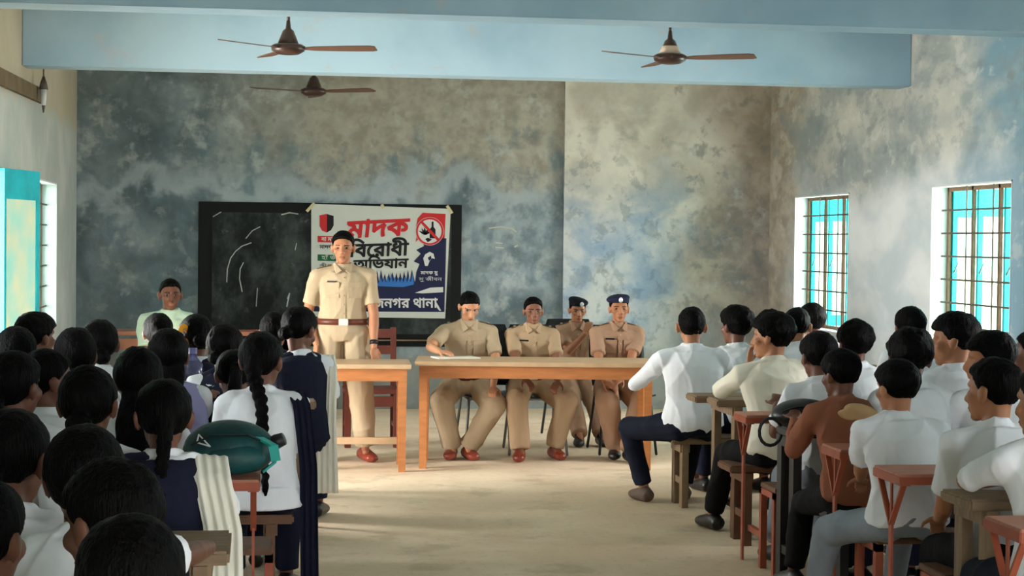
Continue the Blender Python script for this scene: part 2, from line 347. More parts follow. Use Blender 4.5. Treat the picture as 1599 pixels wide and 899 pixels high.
def window(n, xw, sgn, a, b, rows, leaves=True):            # sgn +1: right wall
    w_ = empty('window_%d' % n); tag(w_, kind='structure')
    xf = xw + sgn * 0.13; h = 0.03; z0, z1 = SILL + 0.015, HEAD_Z - 0.012
    mb = MB(); a2, b2 = a + 0.012, b - 0.012; t = (b2 - a2) / 3
    for y in (a2 + h / 2, b2 - h / 2): mb.box(xf - 0.012, xf + 0.012, y - h / 2, y + h / 2, z0, z1)
    for k in (1, 2): mb.box(xf - 0.012, xf + 0.012, a2 + k * t - 0.018, a2 + k * t + 0.018, z0, z1)
    mb.box(xf - 0.012, xf + 0.012, a2, b2, z1 - h, z1); mb.box(xf - 0.012, xf + 0.012, a2, b2, z0, z0 + h)
    mb.build('window_frame', M_FRAME, w_, bevel=0.003)
    mb = MB()
    for k in range(1, rows):
        z = z1 - k * (z1 - z0) / rows; mb.box(xf - sgn * 0.05 - 0.004, xf - sgn * 0.05 + 0.004, a2, b2, z - 0.007, z + 0.007)
    for k in (1, 2): mb.box(xf - sgn * 0.055 - 0.004, xf - sgn * 0.055 + 0.004, a2 + k * t - 0.007, a2 + k * t + 0.007, z0, z1)
    mb.build('window_bars', M_IRON, w_)
    if leaves:
        for k in range(3):
            leaf(w_, xf + sgn * 0.018, a2 + (k + 1) * t - 0.03, (sgn, 0.0), 0.46, z0 + 0.02, z1 - 0.02, sgn)
            o = MB(); o.cap((xf + sgn * 0.03, a2 + (k + 1) * t - 0.04, 1.42), (xf + sgn * 0.03, a2 + (k + 1) * t - 0.12, 1.5), 0.006, 0.004)
            o.build('shutter_hook', M_IRON, w_)
    return w_
n = 1
for a, b in RW[:4]: window(n, RX, 1, a, b, 7); n += 1
for a, b in LW:
    if (a, b) != DOOR: window(n, LX, -1, a, b, 7); n += 1
t_ = empty('door_1'); tag(t_, kind='structure')                # leaf of the left doorway, swung into the room
leaf(t_, LX + 0.02, 12.16, (0.25, 0.968), 0.62, 0.02, 2.065, 1)
# batten and pendant socket high on the left wall
MB().bar((LX + 0.02, 14.35, at(62, 151, 14.35)[2]), (LX + 0.02, 10.5, at(0, 124, 11.9)[2]), 0.03, 0.11).build('strip', mat('dark brown strip', (104, 90, 66), 0.8, noise=0.3, scale=6))  # dark brown bar running along the left wall
tag(bpy.data.objects['strip'], 'dark brown horizontal batten fixed high on the left wall', 'strip')
p = at(68, 150, 13.9); r_ = empty('pendant_socket', (p[0], p[1], p[2]), 0, 'small white lamp socket hanging on a dark cord by the left wall', 'lamp socket')
mb = MB(); mb.cap((0, 0, 0.06), (0, 0, 2.0 - 1.0 + 0.0), 0.006, 0.006); mb.v[-1][:, 2] = np.minimum(mb.v[-1][:, 2], ZC - p[2]); mb.build('cord', M_IRON, r_)
MB().loft([((0, 0, 0.05), 0.035, 0.035), ((0, 0, 0.10), 0.025, 0.025), ((0, 0, 0.15), 0.008, 0.008)], 16).build('cap', M_IRON, r_, True)
MB().loft([((0, 0, -0.07), 0.016, 0.016), ((0, 0, -0.02), 0.022, 0.022), ((0, 0, 0.05), 0.024, 0.024)], 16).build('socket', M_REVEAL, r_, True)
MB().cap((0, 0, -0.12), (0, 0, -0.07), 0.006, 0.014).build('pull_cord', M_IRON, r_, True)

# ------------------------------------------------------------ ceiling fans
def fan(px, py, Y, ang, label, hub):
    p = at(px, py, Y); r = empty('ceiling_fan', tuple(p), math.radians(ang), label, 'ceiling fan', 'brown ceiling fans')
    MB().cap((0, 0, 0.1), (0, 0, ZC - p[2] - 0.005), 0.011, 0.011, 12, False).build('rod', M_FAN, r, True)
    MB().loft([((0, 0, ZC - p[2] - 0.09), 0.02, 0.02), ((0, 0, ZC - p[2] - 0.08), 0.055, 0.055), ((0, 0, ZC - p[2]), 0.06, 0.06)], 20).build('ceiling_cup', M_FAN, r, True)
    MB().loft([((0, 0, 0.02), 0.072, 0.072), ((0, 0, 0.06), 0.058, 0.058), ((0, 0, 0.115), 0.036, 0.036), ((0, 0, 0.13), 0.018, 0.018), ((0, 0, 0.18), 0.012, 0.012)], 24).build('canopy', hub, r, True)
    MB().loft([((0, 0, -0.04), 0.03, 0.03), ((0, 0, -0.035), 0.07, 0.07), ((0, 0, -0.015), 0.105, 0.105), ((0, 0, 0.015), 0.112, 0.112), ((0, 0, 0.028), 0.09, 0.09), ((0, 0, 0.032), 0.03, 0.03)], 28).build('motor', M_FAN, r, True)
    for k in range(3):
        a = 2 * PI * k / 3
        mb = MB(); mb.add([(x, y, z) for (y, hw) in ((0.10, 0.02), (0.18, 0.045), (0.40, 0.06), (0.55, 0.062), (0.58, 0.045)) for x in (-hw, hw) for z in (-0.003, 0.003)],
            [(i * 4, i * 4 + 4, i * 4 + 5, i * 4 + 1) for i in range(4)] + [(i * 4 + 2, i * 4 + 3, i * 4 + 7, i * 4 + 6) for i in range(4)] + [(i * 4, i * 4 + 2, i * 4 + 6, i * 4 + 4) for i in range(4)] + [(i * 4 + 1, i * 4 + 5, i * 4 + 7, i * 4 + 3) for i in range(4)] + [(0, 1, 3, 2), (16, 18, 19, 17)])
        Rz = rot(math.degrees(a)); Rt = np.array(Matrix.Rotation(math.radians(-9), 3, 'Y'))
        mb.xf(Rz @ Rt); mb.build('blade', M_FANB, r)
    return r
fan(450, 76, 11.75, -105, 'brown ceiling fan above the blackboard end, larger of the two on the left', M_FAN)
fan(1046, 91, 11.75, 2, 'ceiling fan with a pale banded cone hanging right of centre', M_FAN)
f2 = bpy.data.objects['ceiling_fan.001']
MB().loft([((0, 0, 0.028), 0.0755, 0.0755), ((0, 0, 0.06), 0.0605, 0.0605), ((0, 0, 0.08), 0.0525, 0.0525)], 24).build('pale_band', mat('pale worn enamel', (196, 172, 150), 0.5), f2, True)
fan(490, 143, 15.35, -3, 'small looking ceiling fan partly hidden behind the rear beam', M_FAN)

# ------------------------------------------------------------ blackboard, banner
bx0, bx1 = at(310, 313, BY)[0], at(721, 322, BY)[0]; bz1 = 1.965; bz0 = 0.60
bb = empty('blackboard', (0, 0, 0), 0, 'wide painted blackboard with chalk marks on the back wall', 'blackboard')
MB().box(bx0, bx1, BY - 0.015, BY, bz0, bz1).build('border', mat('flat black border paint', (17, 18, 18), 0.8), bb, bevel=0.004)
gbb = NG('chalk dusted slate', 0.7, 0.2); cc = gbb.mix(gbb.ramp(gbb.noise(2.5, 7, 0.7, stretch=(1, 1, 0.7)), 0.4, 0.72), (24, 28, 28), (72, 78, 76)); cc = gbb.mix(gbb.mth('MULTIPLY', gbb.ramp(gbb.noise(7, 7, 0.7, off=4), 0.6, 0.75), 0.4), cc, (140, 146, 144))
MB().box(bx0 + 0.13, bx1 - 0.10, BY - 0.020, BY - 0.014, bz0 + 0.12, bz1 - 0.10).build('slate_surface', gbb.out(cc), bb)
M_CH = mat('chalk', (176, 180, 178), 0.95)
def chalk(pts, r=0.005):
    P = [at(x, y, BY - 0.021) for x, y in pts]; mb = MB()
    for a, b in zip(P[:-1], P[1:]): mb.cap(a, b, r, r, 6)
    mb.build('chalk_mark', M_CH, bb)
chalk([(354, 440), (355, 420), (360, 403), (368, 392), (378, 384), (392, 379)]); chalk([(378, 455), (374, 435), (375, 420), (380, 410)]); chalk([(400, 478), (402, 450)], 0.004)
chalk([(384, 372), (394, 360), (406, 354)], 0.004); chalk([(333, 338), (345, 331)], 0.004); chalk([(448, 478), (452, 458), (449, 466)], 0.006); chalk([(440, 335), (452, 332), (465, 334)], 0.006); chalk([(461, 390), (463, 380)], 0.004)
MB().box(at(565, 531, BY)[0], bx1 - 0.1, BY - 0.045, BY - 0.015, 0.655, 0.668).build('chalk_rail', M_GREYW, bb)
mb = MB()                                                     # two scrawled chalk signs on the wall right of the board
for a, b in (((764, 356), (782, 354)), ((782, 354), (800, 357)), ((800, 357), (806, 362)), ((775, 379), (784, 380)), ((774, 386), (786, 387)), ((804, 385), (808, 383))): mb.cap(at(*a, BY - 0.004), at(*b, BY - 0.004), 0.008, 0.006, 6)
tag(mb.build('chalk_scrawl', mat('pale scrawl', (196, 190, 180), 0.95)), 'pale scrawl on the wall right of the blackboard', 'scrawl')

PB = BY - 0.03
b00, b10, b11, b01 = at(486, 494, PB), at(695, 497, PB), at(704, 326, PB), at(486, 318, PB)
ban = empty('banner', (0, 0, 0), 0, 'white printed cloth banner with red, black and navy Bengali lettering taped over the blackboard', 'banner')
def bp_(x, y, dz=0.0):                                        # banner print coordinates follow the sheet
    return at(x, y, PB - 0.004 - dz)
gx = MB(); NXB, NZB = 24, 18; vs = []
for layer in (0, 1):
    for j in range(NZB + 1):
        for i in range(NXB + 1):
            u, v = i / NXB, j / NZB; q = (b00 * (1 - u) + b10 * u) * (1 - v) + (b01 * (1 - u) + b11 * u) * v
            vs.append((q[0], PB + layer * 0.003, q[2]))
f = []; N1 = (NXB + 1) * (NZB + 1)
for j in range(NZB):
    for i in range(NXB):
        a = j * (NXB + 1) + i; f += [(a, a + 1, a + NXB + 2, a + NXB + 1), (N1 + a, N1 + a + NXB + 1, N1 + a + NXB + 2, N1 + a + 1)]
gx.add(vs, f).build('sheet', mat('white banner cloth', (206, 208, 200), 0.6, noise=0.04, scale=3), ban)
PR, PK, PN, PBL, PGR, PW = [mat('print ' + n_, c_, 0.6) for n_, c_ in (('red', (198, 40, 44)), ('black', (22, 20, 24)), ('navy', (26, 30, 66)), ('blue', (52, 112, 184)), ('green', (20, 96, 54)), ('white', (214, 214, 210)))]
def poly(pts, m, name, dz=0.0):
    P = [bp_(x, y) for x, y in pts]; mb = MB(); y0 = PB - 0.002 - dz
    mb.prism([(q[0], q[2]) for q in P], y0, y0 + 0.0015); return mb.build(name, m, ban)
def ringp(cx, cy, r0, r1, m, name, dz):
    mb = MB(); n = 40; v = []; y0 = PB - 0.002 - dz
    for k in range(n):
        for r in (r0, r1):
            q = bp_(cx + r * math.cos(2 * PI * k / n), cy + r * math.sin(2 * PI * k / n)); v += [(q[0], y0, q[2]), (q[0], y0 + 0.0015, q[2])]
    f = []
    for k in range(n):
        a, b = 4 * k, 4 * ((k + 1) % n); f += [(a, b, b + 2, a + 2), (a + 2, b + 2, b + 3, a + 3), (a, a + 1, b + 1, b)]
    mb.add(v, f); return mb.build(name, m, ban)
blade = lambda cx, cy, a, L, wd: [(cx - wd * math.sin(a), cy + wd * math.cos(a)), (cx + L * .5 * math.cos(a) - wd * 1.3 * math.sin(a), cy + L * .5 * math.sin(a) + wd * 1.3 * math.cos(a)), (cx + L * math.cos(a), cy + L * math.sin(a)), (cx + L * .5 * math.cos(a) + wd * 1.3 * math.sin(a), cy + L * .5 * math.sin(a) - wd * 1.3 * math.cos(a)), (cx + wd * math.sin(a), cy - wd * math.cos(a))]
# navy field with a torn crowd edge, then its lettering
ed = []; x = 490
rr = random.Random(3)
top = [(490, 440)]
while x < 646:
    top += [(x, 442 - rr.uniform(0, 6)), (x + 3, 428 - rr.uniform(0, 8))]; x += 6
poly([(490, 486)] + top + [(648, 440), (650, 425), (655, 412), (646, 408), (657, 396), (650, 390), (662, 384), (660, 375), (680, 372), (697, 372), (694, 487)], PN, 'navy_print', 0)
x = 592; bl = [(586, 446)]
while x < 644: bl += [(x, 440), (x + 2.5, 424 + rr.uniform(0, 9)), (x + 5, 441)]; x += 5.5
poly(bl + [(646, 444), (630, 448), (600, 447)], PBL, 'blue_print', 0.001)
poly([(650, 352), (652, 341), (660, 332), (696, 334), (694, 374), (672, 366), (655, 372), (649, 378), (652, 362)], PR, 'red_print', 0.0)
ringp(671, 361, 0.3, 22, PW, 'warning_disc', 0.001); ringp(671, 361, 18.5, 21.5, PR, 'warning_ring', 0.002)
for a in (-150, -120, -95, -60, -30): poly(blade(664, 366, math.radians(a), 12, 1.2), PK, 'leaf_print', 0.0022)
poly([(671, 372), (671, 358), (674, 354), (674, 346), (677, 346), (677, 354), (680, 358), (680, 372)], PK, 'bottle_print', 0.0022)
poly([(664, 373), (668, 371), (675, 374), (668, 378)], PK, 'pill_print', 0.0022)
poly([(656, 347), (659, 344), (687, 374), (684, 377)], PR, 'slash_print', 0.003)
poly([(663, 412), (661, 403), (664, 397), (671, 393), (677, 396), (679, 404), (675, 403), (671, 407), (668, 415), (664, 415)], PW, 'hand_print', 0.001)
poly([(668, 402), (673, 399), (674, 404), (670, 407)], PN, 'palm_print', 0.002)
poly([(648, 457), (672, 449), (692, 448), (692, 456), (660, 458)], PW, 'brush_print', 0.001); poly([(680, 470), (684, 476), (689, 485), (686, 485), (682, 480)], PW, 'brush_print', 0.001)
poly([(499, 336), (510, 334), (521, 337), (521, 352), (517, 359), (510, 363), (503, 360), (499, 353)], PR, 'shield_print', 0.001)
poly([(510.5, 334), (521, 337), (521, 352), (517, 359), (510.5, 363)], PK, 'shield_print', 0.002)
poly([(496, 368), (530, 369), (530, 379), (496, 378)], PR, 'pill_red', 0.001); poly([(496, 397), (530, 398), (530, 408), (496, 407)], PGR, 'pill_green', 0.001)
def word(body, x0, x1, yb, hpx, m, name, bold=0.0, shear=0.0, dz=0.002, slope=0.0):   # glyphs are typed in the order they stand on the line
    c = bpy.data.curves.new('t', 'FONT'); c.body = body; c.size = 1.0; c.resolution_u = 6; c.fill_mode = 'NONE'; c.dimensions = '2D'
    o = bpy.data.objects.new('t', c); C.objects.link(o); bpy.context.view_layer.update()
    me = bpy.data.meshes.new_from_object(o.evaluated_get(bpy.context.evaluated_depsgraph_get())); bpy.data.objects.remove(o)
    V = getv(me)[:, :2]; E_ = [tuple(e.vertices) for e in me.edges]; bpy.data.meshes.remove(me)
    if len(V) == 0: return
    nxt = [i + 1 for i in range(len(V))]
    for p, q in E_:
        if abs(p - q) > 1: nxt[max(p, q)] = min(p, q)                # closes each outline
    ok = [i for i in range(len(V)) if nxt[i] < len(V)]; A = V[ok]; B = V[[nxt[i] for i in ok]]
    X0, X1, Y0, Y1 = V[:, 0].min(), V[:, 0].max(), V[:, 1].min(), V[:, 1].max(); k = (x1 - x0) / (X1 - X0); H = 0.70
    NR = 84 if hpx > 8 else 40; h = (Y1 - Y0) / NR; pad = 6; NC = int((X1 - X0) / h) + 1; G = np.zeros((NR + 2 * pad, NC + 2 * pad), bool)
    for r in range(NR):                                              # non-zero winding, row by row
        y = Y0 + (r + 0.5) * h; up = (A[:, 1] <= y) & (B[:, 1] > y); dn = (A[:, 1] > y) & (B[:, 1] <= y); w_ = []
        for msk, sg in ((up, 1), (dn, -1)):
            a_, b_ = A[msk], B[msk]; xs = a_[:, 0] + (y - a_[:, 1]) / (b_[:, 1] - a_[:, 1]) * (b_[:, 0] - a_[:, 0]); w_ += [(x, sg) for x in xs]
        w_.sort(); n_ = 0
        for i in range(len(w_) - 1):
            n_ += w_[i][1]
            if n_: G[r + pad, pad + int(round((w_[i][0] - X0) / h)):pad + int(round((w_[i + 1][0] - X0) / h))] = True
    R_ = bold / hpx * H / h; D = G.copy(); ri = int(math.ceil(R_))
    for dy in range(-ri, ri + 1):
        for dx in range(-ri, ri + 1):
            if 0 < dx * dx + dy * dy <= R_ * R_ + 0.3: D |= np.roll(np.roll(G, dy, 0), dx, 1)
    mb = MB(); vs = []; fs = []
    for r in range(D.shape[0]):
        row = np.concatenate(([0], D[r].astype(int), [0])); d = np.diff(row); st, en = np.where(d == 1)[0], np.where(d == -1)[0]
        for p, q in zip(st, en):
            for cx, cy in ((p, r), (q, r), (q, r + 1), (p, r + 1)):
                gx_ = (cx - pad) * h * k; gy_ = (Y0 + (cy - pad) * h) / H; px = x0 + gx_ + shear * gy_ * hpx; py = yb - gy_ * hpx + slope * (px - x0)
                t_ = bp_(px, py); vs.append((t_[0], PB - 0.002 - dz, t_[2]))
            n_ = len(vs); fs.append((n_ - 4, n_ - 3, n_ - 2, n_ - 1))
    return mb.add(vs, fs).build(name, m, ban)
word('মাদক', 541, 637, 371, 27, PR, 'lettering', 1.5, 0.1, slope=-0.05)
word('িবেরাধী', 545, 637, 401, 21, PK, 'lettering', 1.1, 0.05, slope=-0.03)
word('অিভযান', 552, 637, 420, 15, PK, 'lettering', 0.75, 0.05, slope=-0.03)
word('রাজনগর থানা', 562, 683, 480, 15, PW, 'lettering', 0.6)
word('না মাদক', 502, 532, 376, 6, PW, 'lettering', 0.15); word('মাদক', 499, 520, 388, 6, PK, 'lettering', 0.15)
word('হাঁ জী', 502, 530, 405, 6, PW, 'lettering', 0.15); word('জীবন', 499, 520, 418, 6, PK, 'lettering', 0.15)
word('মাদক মু', 657, 684, 428, 5, PW, 'lettering', 0.15); word('সু জীবন', 654, 690, 438, 5, PW, 'lettering', 0.15)
M_TAPE = mat('pale adhesive tape', (206, 194, 150), 0.5)
for (xa, ya, xb, yb) in ((479, 330, 491, 317), (698, 321, 706, 333), (596, 319, 599, 325)):
    MB().bar(at(xa, ya, PB - 0.006), at(xb, yb, PB - 0.006), 0.003, 0.028).build('tape', M_TAPE, ban)

# ------------------------------------------------------------ front tables
def table(name, label, cx, cy, rz, L, D, H, leg=0.06, group=None, lower=None):
    r = empty(name, (cx, cy, 0), rz, label, 'table', group)
    MB().box(-L / 2, L / 2, -D / 2, D / 2, H - 0.032, H).build('tabletop', M_TOPW, r, bevel=0.004)
    i = 0.035
    mb = MB(); a = L / 2 - i; b = D / 2 - i
    mb.box(-a, a, -b - 0.0, -b + 0.025, H - 0.12, H - 0.033); mb.box(-a, a, b - 0.025, b, H - 0.12, H - 0.033)
    mb.box(-a, -a + 0.025, -b, b, H - 0.12, H - 0.033); mb.box(a - 0.025, a, -b, b, H - 0.12, H - 0.033); mb.build('apron', M_ORANGE, r, bevel=0.002)
    for sx in (-1, 1):
        for sy in (-1, 1):
            x, y = sx * (a - leg / 2 + 0.004), sy * (b - leg / 2 + 0.004)
            MB().loft([((x, y, 0), leg * 0.58, leg * 0.58), ((x, y, H - 0.034), leg * 0.71, leg * 0.71)], 4, (1, 1, 0)).build('leg', M_ORANGE, r)
    if lower:
        MB().box(-a + 0.03, a - 0.03, b - 0.05, b - 0.01, lower - 0.025, lower + 0.025).build('stretcher', M_TOPW, r, bevel=0.002)
    return r
rzT = math.atan2(12.47 - 12.66, 2.74 - 1.17)
table('long_table', 'long orange wooden table with pale top in front of the seated officers', 1.975, 12.84, rzT, 1.72, 0.62, 0.765)
table('small_table', 'short orange wooden table beside the standing officer', 0.60, 12.74, -0.05, 0.92, 0.56, 0.755, lower=0.17)
# notebook on the long table
nb = at(712, 557, 12.95); o = empty('notebook', (nb[0], 12.98, 0.766), 0.2, 'open white notebook on the long table under the writing hand', 'notebook')
MB().box(-0.16, 0.0, -0.10, 0.10, 0, 0.010).build('left_page', M_OFFW, o, bevel=0.002); MB().box(0.0, 0.16, -0.10, 0.10, 0, 0.008).build('right_page', M_OFFW, o, bevel=0.002)

# wooden armless chair behind the standing officer
def wood_chair(x, y, rz, label):
    r = empty('wooden_chair', (x, y, 0), rz, label, 'chair')
    MB().box(-0.22, 0.22, -0.21, 0.21, 0.42, 0.455).build('seat', M_REDW, r, bevel=0.006)
    for sx in (-1, 1):
        MB().bar((sx * 0.19, -0.18, 0), (sx * 0.19, -0.18, 0.42), 0.05).build('leg', M_REDW, r, bevel=0.004)
        MB().bar((sx * 0.19, 0.19, 0), (sx * 0.19, 0.24, 0.92), 0.045).build('leg', M_REDW, r, bevel=0.004)
        MB().bar((sx * 0.19, -0.17, 0.16), (sx * 0.19, 0.19, 0.16), 0.03).build('stretcher', M_REDW, r)
    for z in (0.62, 0.74, 0.87): MB().bar((-0.19, 0.225 + (z - 0.7) * 0.05, z), (0.19, 0.225 + (z - 0.7) * 0.05, z), 0.02, 0.07).build('back_rail', M_REDW, r, bevel=0.003)
    MB().bar((-0.19, -0.18, 0.36), (0.19, -0.18, 0.36), 0.02, 0.08).build('apron', M_REDW, r)
    return r
wood_chair(0.87, 14.15, 0.0, 'dark red wooden chair behind the standing officer')
def plastic_chair(x, y, rz, label, mleg=None):
    r = empty('plastic_chair', (x, y, 0), rz, label, 'chair', 'black chairs behind the long table'); mleg = mleg or M_STEEL
    mb = MB(); n = 12; v = []                                      # curved seat shell and back shell, facing -y
    def shell(name, fn, nu=12, nv=8, th=0.012):
        mb = MB(); v = []
        for s in (0, 1):
            for j in range(nv + 1):
                for i in range(nu + 1): v.append(fn(i / nu * 2 - 1, j / nv, s * th))
        N = (nu + 1) * (nv + 1); f = []
        for j in range(nv):
            for i in range(nu):
                a = j * (nu + 1) + i; f += [(a, a + 1, a + nu + 2, a + nu + 1), (N + a, N + a + nu + 1, N + a + nu + 2, N + a + 1)]
        for i in range(nu):
            a = i; f.append((a, N + a, N + a + 1, a + 1)); a = nv * (nu + 1) + i; f.append((a, a + 1, N + a + 1, N + a))
        for j in range(nv):
            a = j * (nu + 1); b = a + nu + 1; f.append((a, b, N + b, N + a)); a += nu; b += nu; f.append((a, N + a, N + b, b))
        mb.add(v, f); return mb.build(name, M_BLACKP, r, True)
    shell('seat', lambda u, t, s: (u * 0.215 * (1 - 0.1 * t), -0.22 + 0.42 * t, 0.445 + 0.02 * u * u - 0.02 * math.sin(t * PI) + s - 0.012))
    shell('backrest', lambda u, t, s: (u * (0.20 + 0.02 * math.sin(t * PI)) * (1 if t < 0.8 else 1 - (t - 0.8) * 0.6), 0.23 + 0.11 * t - 0.04 * u * u + s, 0.50 + 0.47 * t))
    for sx in (-1, 1):
        MB().cap((sx * 0.22, -0.24, 0.012), (sx * 0.18, -0.17, 0.44), 0.011, 0.011, 8).build('leg', mleg, r, True)
        mb = MB(); mb.cap((sx * 0.22, 0.27, 0.012), (sx * 0.18, 0.19, 0.44), 0.011, 0.011, 8); mb.cap((sx * 0.18, 0.19, 0.44), (sx * 0.17, 0.315, 0.84), 0.011, 0.011, 8); mb.build('leg', mleg, r, True)
        MB().cap((sx * 0.18, -0.17, 0.425), (sx * 0.18, 0.19, 0.425), 0.01, 0.01, 8).build('seat_rail', mleg, r, True)
    MB().cap((-0.18, -0.17, 0.425), (0.18, -0.17, 0.425), 0.01, 0.01, 8).build('seat_rail', mleg, r, True)
    return r
plastic_chair(1.74, 13.62, 0.05, 'black chair with grey tube legs under the officer who is writing')
plastic_chair(2.10, 13.60, -0.05, 'black chair with grey tube legs under the middle officer')
plastic_chair(2.78, 13.60, 0.0, 'black chair under the officer in the navy beret at the table end', M_BLACKP)
plastic_chair(2.58, 14.65, 0.0, 'black chair under the officer who rests his chin on his hand', M_BLACKP)
plastic_chair(-0.72, 14.0, 0.0, 'black chair under the older man in the pale shirt', M_BLACKP)
# long low desk against the back wall on the left
r = empty('wall_desk', (0, 0, 0), 0, 'long brown wooden desk standing against the back wall under the blackboard', 'desk')
MB().box(-1.45, 0.30, 15.9, 16.3, 0.765, 0.80).build('desk_top', M_REDT, r, bevel=0.004); MB().box(-1.42, 0.27, 15.92, 15.95, 0.64, 0.735).build('apron', M_REDT, r)
for x in (-1.38, -0.55, 0.22):
    for y in (15.95, 16.25): MB().box(x - 0.03, x + 0.03, y - 0.03, y + 0.03, 0, 0.765).build('leg', M_WOOD, r)

# ------------------------------------------------------------ school desks and benches
def vpost(r, x, y0, y1, m, z=0.72):                            # steel end frame: one post that forks to the desk edges
    ym = (y0 + y1) / 2; mb = MB()
    mb.box(x - 0.005, x + 0.005, ym - 0.016, ym + 0.016, 0, 0.56); mb.bar((x, ym, 0.54), (x, y0 + 0.012, z), 0.010, 0.022, (1, 0, 0)); mb.bar((x, ym, 0.54), (x, y1 - 0.012, z), 0.010, 0.022, (1, 0, 0))
    mb.box(x - 0.004, x + 0.004, ym - 0.008, ym + 0.008, 0.54, z); mb.box(x - 0.02, x + 0.02, y0, y1, z - 0.012, z); return mb.build('end_frame', m, r)
def combo(x0, x1, yf, yn, by, label, xb=None, m=None, mt=None, free=1):   # steel school desk welded to its bench
    m = m or M_REDM; mt = mt or M_REDT; r = empty('school_desk', (0, 0, 0), 0, label, 'school desk', 'red steel school desks')
    MB().box(x0, x1, yn, yf, 0.738, 0.752).build('desk_top', mt, r, bevel=0.003)
    MB().box(x0, x1, yn - 0.004, yn + 0.004, 0.712, 0.742).box(x0 - 0.004, x0 + 0.004, yn, yf, 0.712, 0.742).box(x1 - 0.004, x1 + 0.004, yn, yf, 0.712, 0.742).build('edge_angle', m, r)
    ym = (yn + yf) / 2; b0, b1 = by
    for x in (x0 + 0.02, x1 - 0.02): vpost(r, x, yn, yf, m)
    xx0, xx1 = (x0 + 0.05, x1 - 0.02) if free > 0 else (x0 + 0.02, x1 + (0.06 if xb is None else xb))
    MB().box(xx0, xx1, b0, b1, 0.405, 0.43).build('bench_seat', mt if mt is not M_REDT else M_WOOD, r, bevel=0.003)
    for x in (xx0 + 0.01, xx1 - 0.01):
        mb = MB(); mb.box(x - 0.016, x + 0.016, b1 - 0.035, b1, 0, 0.405); mb.box(x - 0.016, x + 0.016, b0, b0 + 0.035, 0, 0.405); mb.box(x - 0.016, x + 0.016, b0, b1, 0.375, 0.405); mb.build('bench_frame', m, r)
        MB().box(x - 0.012, x + 0.012, b1 - 0.02, ym, 0.15, 0.18).build('foot_rail', m, r)
    return r
def plank_desk(name, x0, x1, y0, y1, H, label, m, legx, lw=0.07, group='wooden desks and benches', th=0.04, two=False, cat='desk'):
    r = empty(name, (0, 0, 0), 0, label, cat, group)
    if two:
        ym = (y0 + y1) / 2; MB().box(x0, x1, y0, ym - 0.01, H - th, H).build('plank', m, r, bevel=0.008); MB().box(x0 - 0.06 if legx[0] > x0 and x0 > 1 else x0, x1, ym + 0.01, y1, H - th, H).build('plank', m, r, bevel=0.008)
    else: MB().box(x0, x1, y0, y1, H - th, H).build('plank', m, r, bevel=0.008)
    for x in legx:
        for y in (y0 + 0.03, y1 - 0.03): MB().box(x - 0.02, x + 0.02, y - 0.035 if y1 - y0 > 0.24 else y - 0.025, y + 0.035 if y1 - y0 > 0.24 else y + 0.025, 0, H - th).build('leg', m, r)
        MB().box(x - 0.014, x + 0.014, y0 + 0.04, y1 - 0.04, 0.14, 0.18).build('stretcher', m, r)
        MB().box(x - 0.03, x + 0.03, y0 + 0.01, y1 - 0.01, H - th - 0.05, H - th).build('cleat', m, r)
    return r
XR = 4.55
plank_desk('bench', 2.50, XR, 10.68, 10.95, 0.43, 'wooden bench under the boy in dark jeans at the front of the right rows', M_GREYW, (2.58, 4.3), cat='bench')
plank_desk('desk', 2.80, XR, 11.45, 11.72, 0.74, 'front wooden desk of the right rows, beside the end of the officers table', M_WOOD, (2.9, 4.3))
plank_desk('desk', 2.52, XR, 9.70, 10.20, 0.75, 'old two plank desk under the elbow of the boy in the cream shirt', M_GREYW, (2.64, 4.3), two=True)
plank_desk('bench', 2.50, XR, 9.32, 9.60, 0.43, 'worn brown bench under the boy in the cream shirt', M_WOOD, (2.60, 4.3), cat='bench')
combo(2.44, XR, 9.04, 8.80, (8.44, 8.70), 'red desk and bench just behind the boy in the cream shirt')
plank_desk('desk', 2.47, XR, 8.12, 8.38, 0.75, 'blackened wooden desk that carries the black bag', M_DARKW, (2.50, 4.3))
plank_desk('bench', 2.52, XR, 7.72, 7.98, 0.43, 'blackened bench under the boy in the brown shirt', M_DARKW, (2.60, 4.3), cat='bench')
combo(2.44, XR, 7.57, 7.31, (6.98, 7.24), 'red desk behind the boy in the brown shirt, bench carrying the boy in grey jeans')
combo(2.41, XR, 6.81, 6.51, (6.18, 6.44), 'red desk pressed against the white back of the boy in grey jeans')
plank_desk('desk', 2.42, XR, 5.86, 6.14, 0.75, 'grey plank desk on thick wooden legs at the right edge', M_GREYW, (2.50, 4.3))
plank_desk('bench', 2.48, XR, 5.50, 5.74, 0.43, 'wooden bench under the boy at the right edge with folded arm', M_WOOD, (2.56, 4.3), cat='bench')
combo(2.32, XR, 5.50 - 0.0, 5.22, (4.85, 5.10), 'nearest red desk, cut by the lower right edge')
XL = -1.6
combo(XL, 0.34, 10.72, 10.48, (10.10, 10.34), 'red desk at the front of the left rows carrying the pink box', xb=-0.02, free=-1)
plank_desk('desk', XL, 0.30, 9.62, 9.86, 0.75, 'weathered wooden desk just behind the girl with the long off white dupatta', M_GREYW, (-1.4, 0.22))
plank_desk('desk', XL, 0.20, 8.55, 8.80, 0.75, 'wooden desk in front of the girl with the long braid and white kurta', M_GREYW, (-1.4, 0.13))
plank_desk('bench', XL, 0.15, 7.76, 8.04, 0.43, 'wooden bench under the girl with the long braid and white kurta', M_WOOD, (-1.4, 0.05), cat='bench')
combo(XL, 0.0, 6.90, 6.50, (6.92, 7.22), 'red desk under the teal backpack with its bench in front', xb=0.05, free=-1)
plank_desk('bench', XL, -0.12, 5.66, 5.92, 0.43, 'wooden bench under the girl in the navy tunic with a braid', M_WOOD, (-1.4, -0.25), cat='bench')
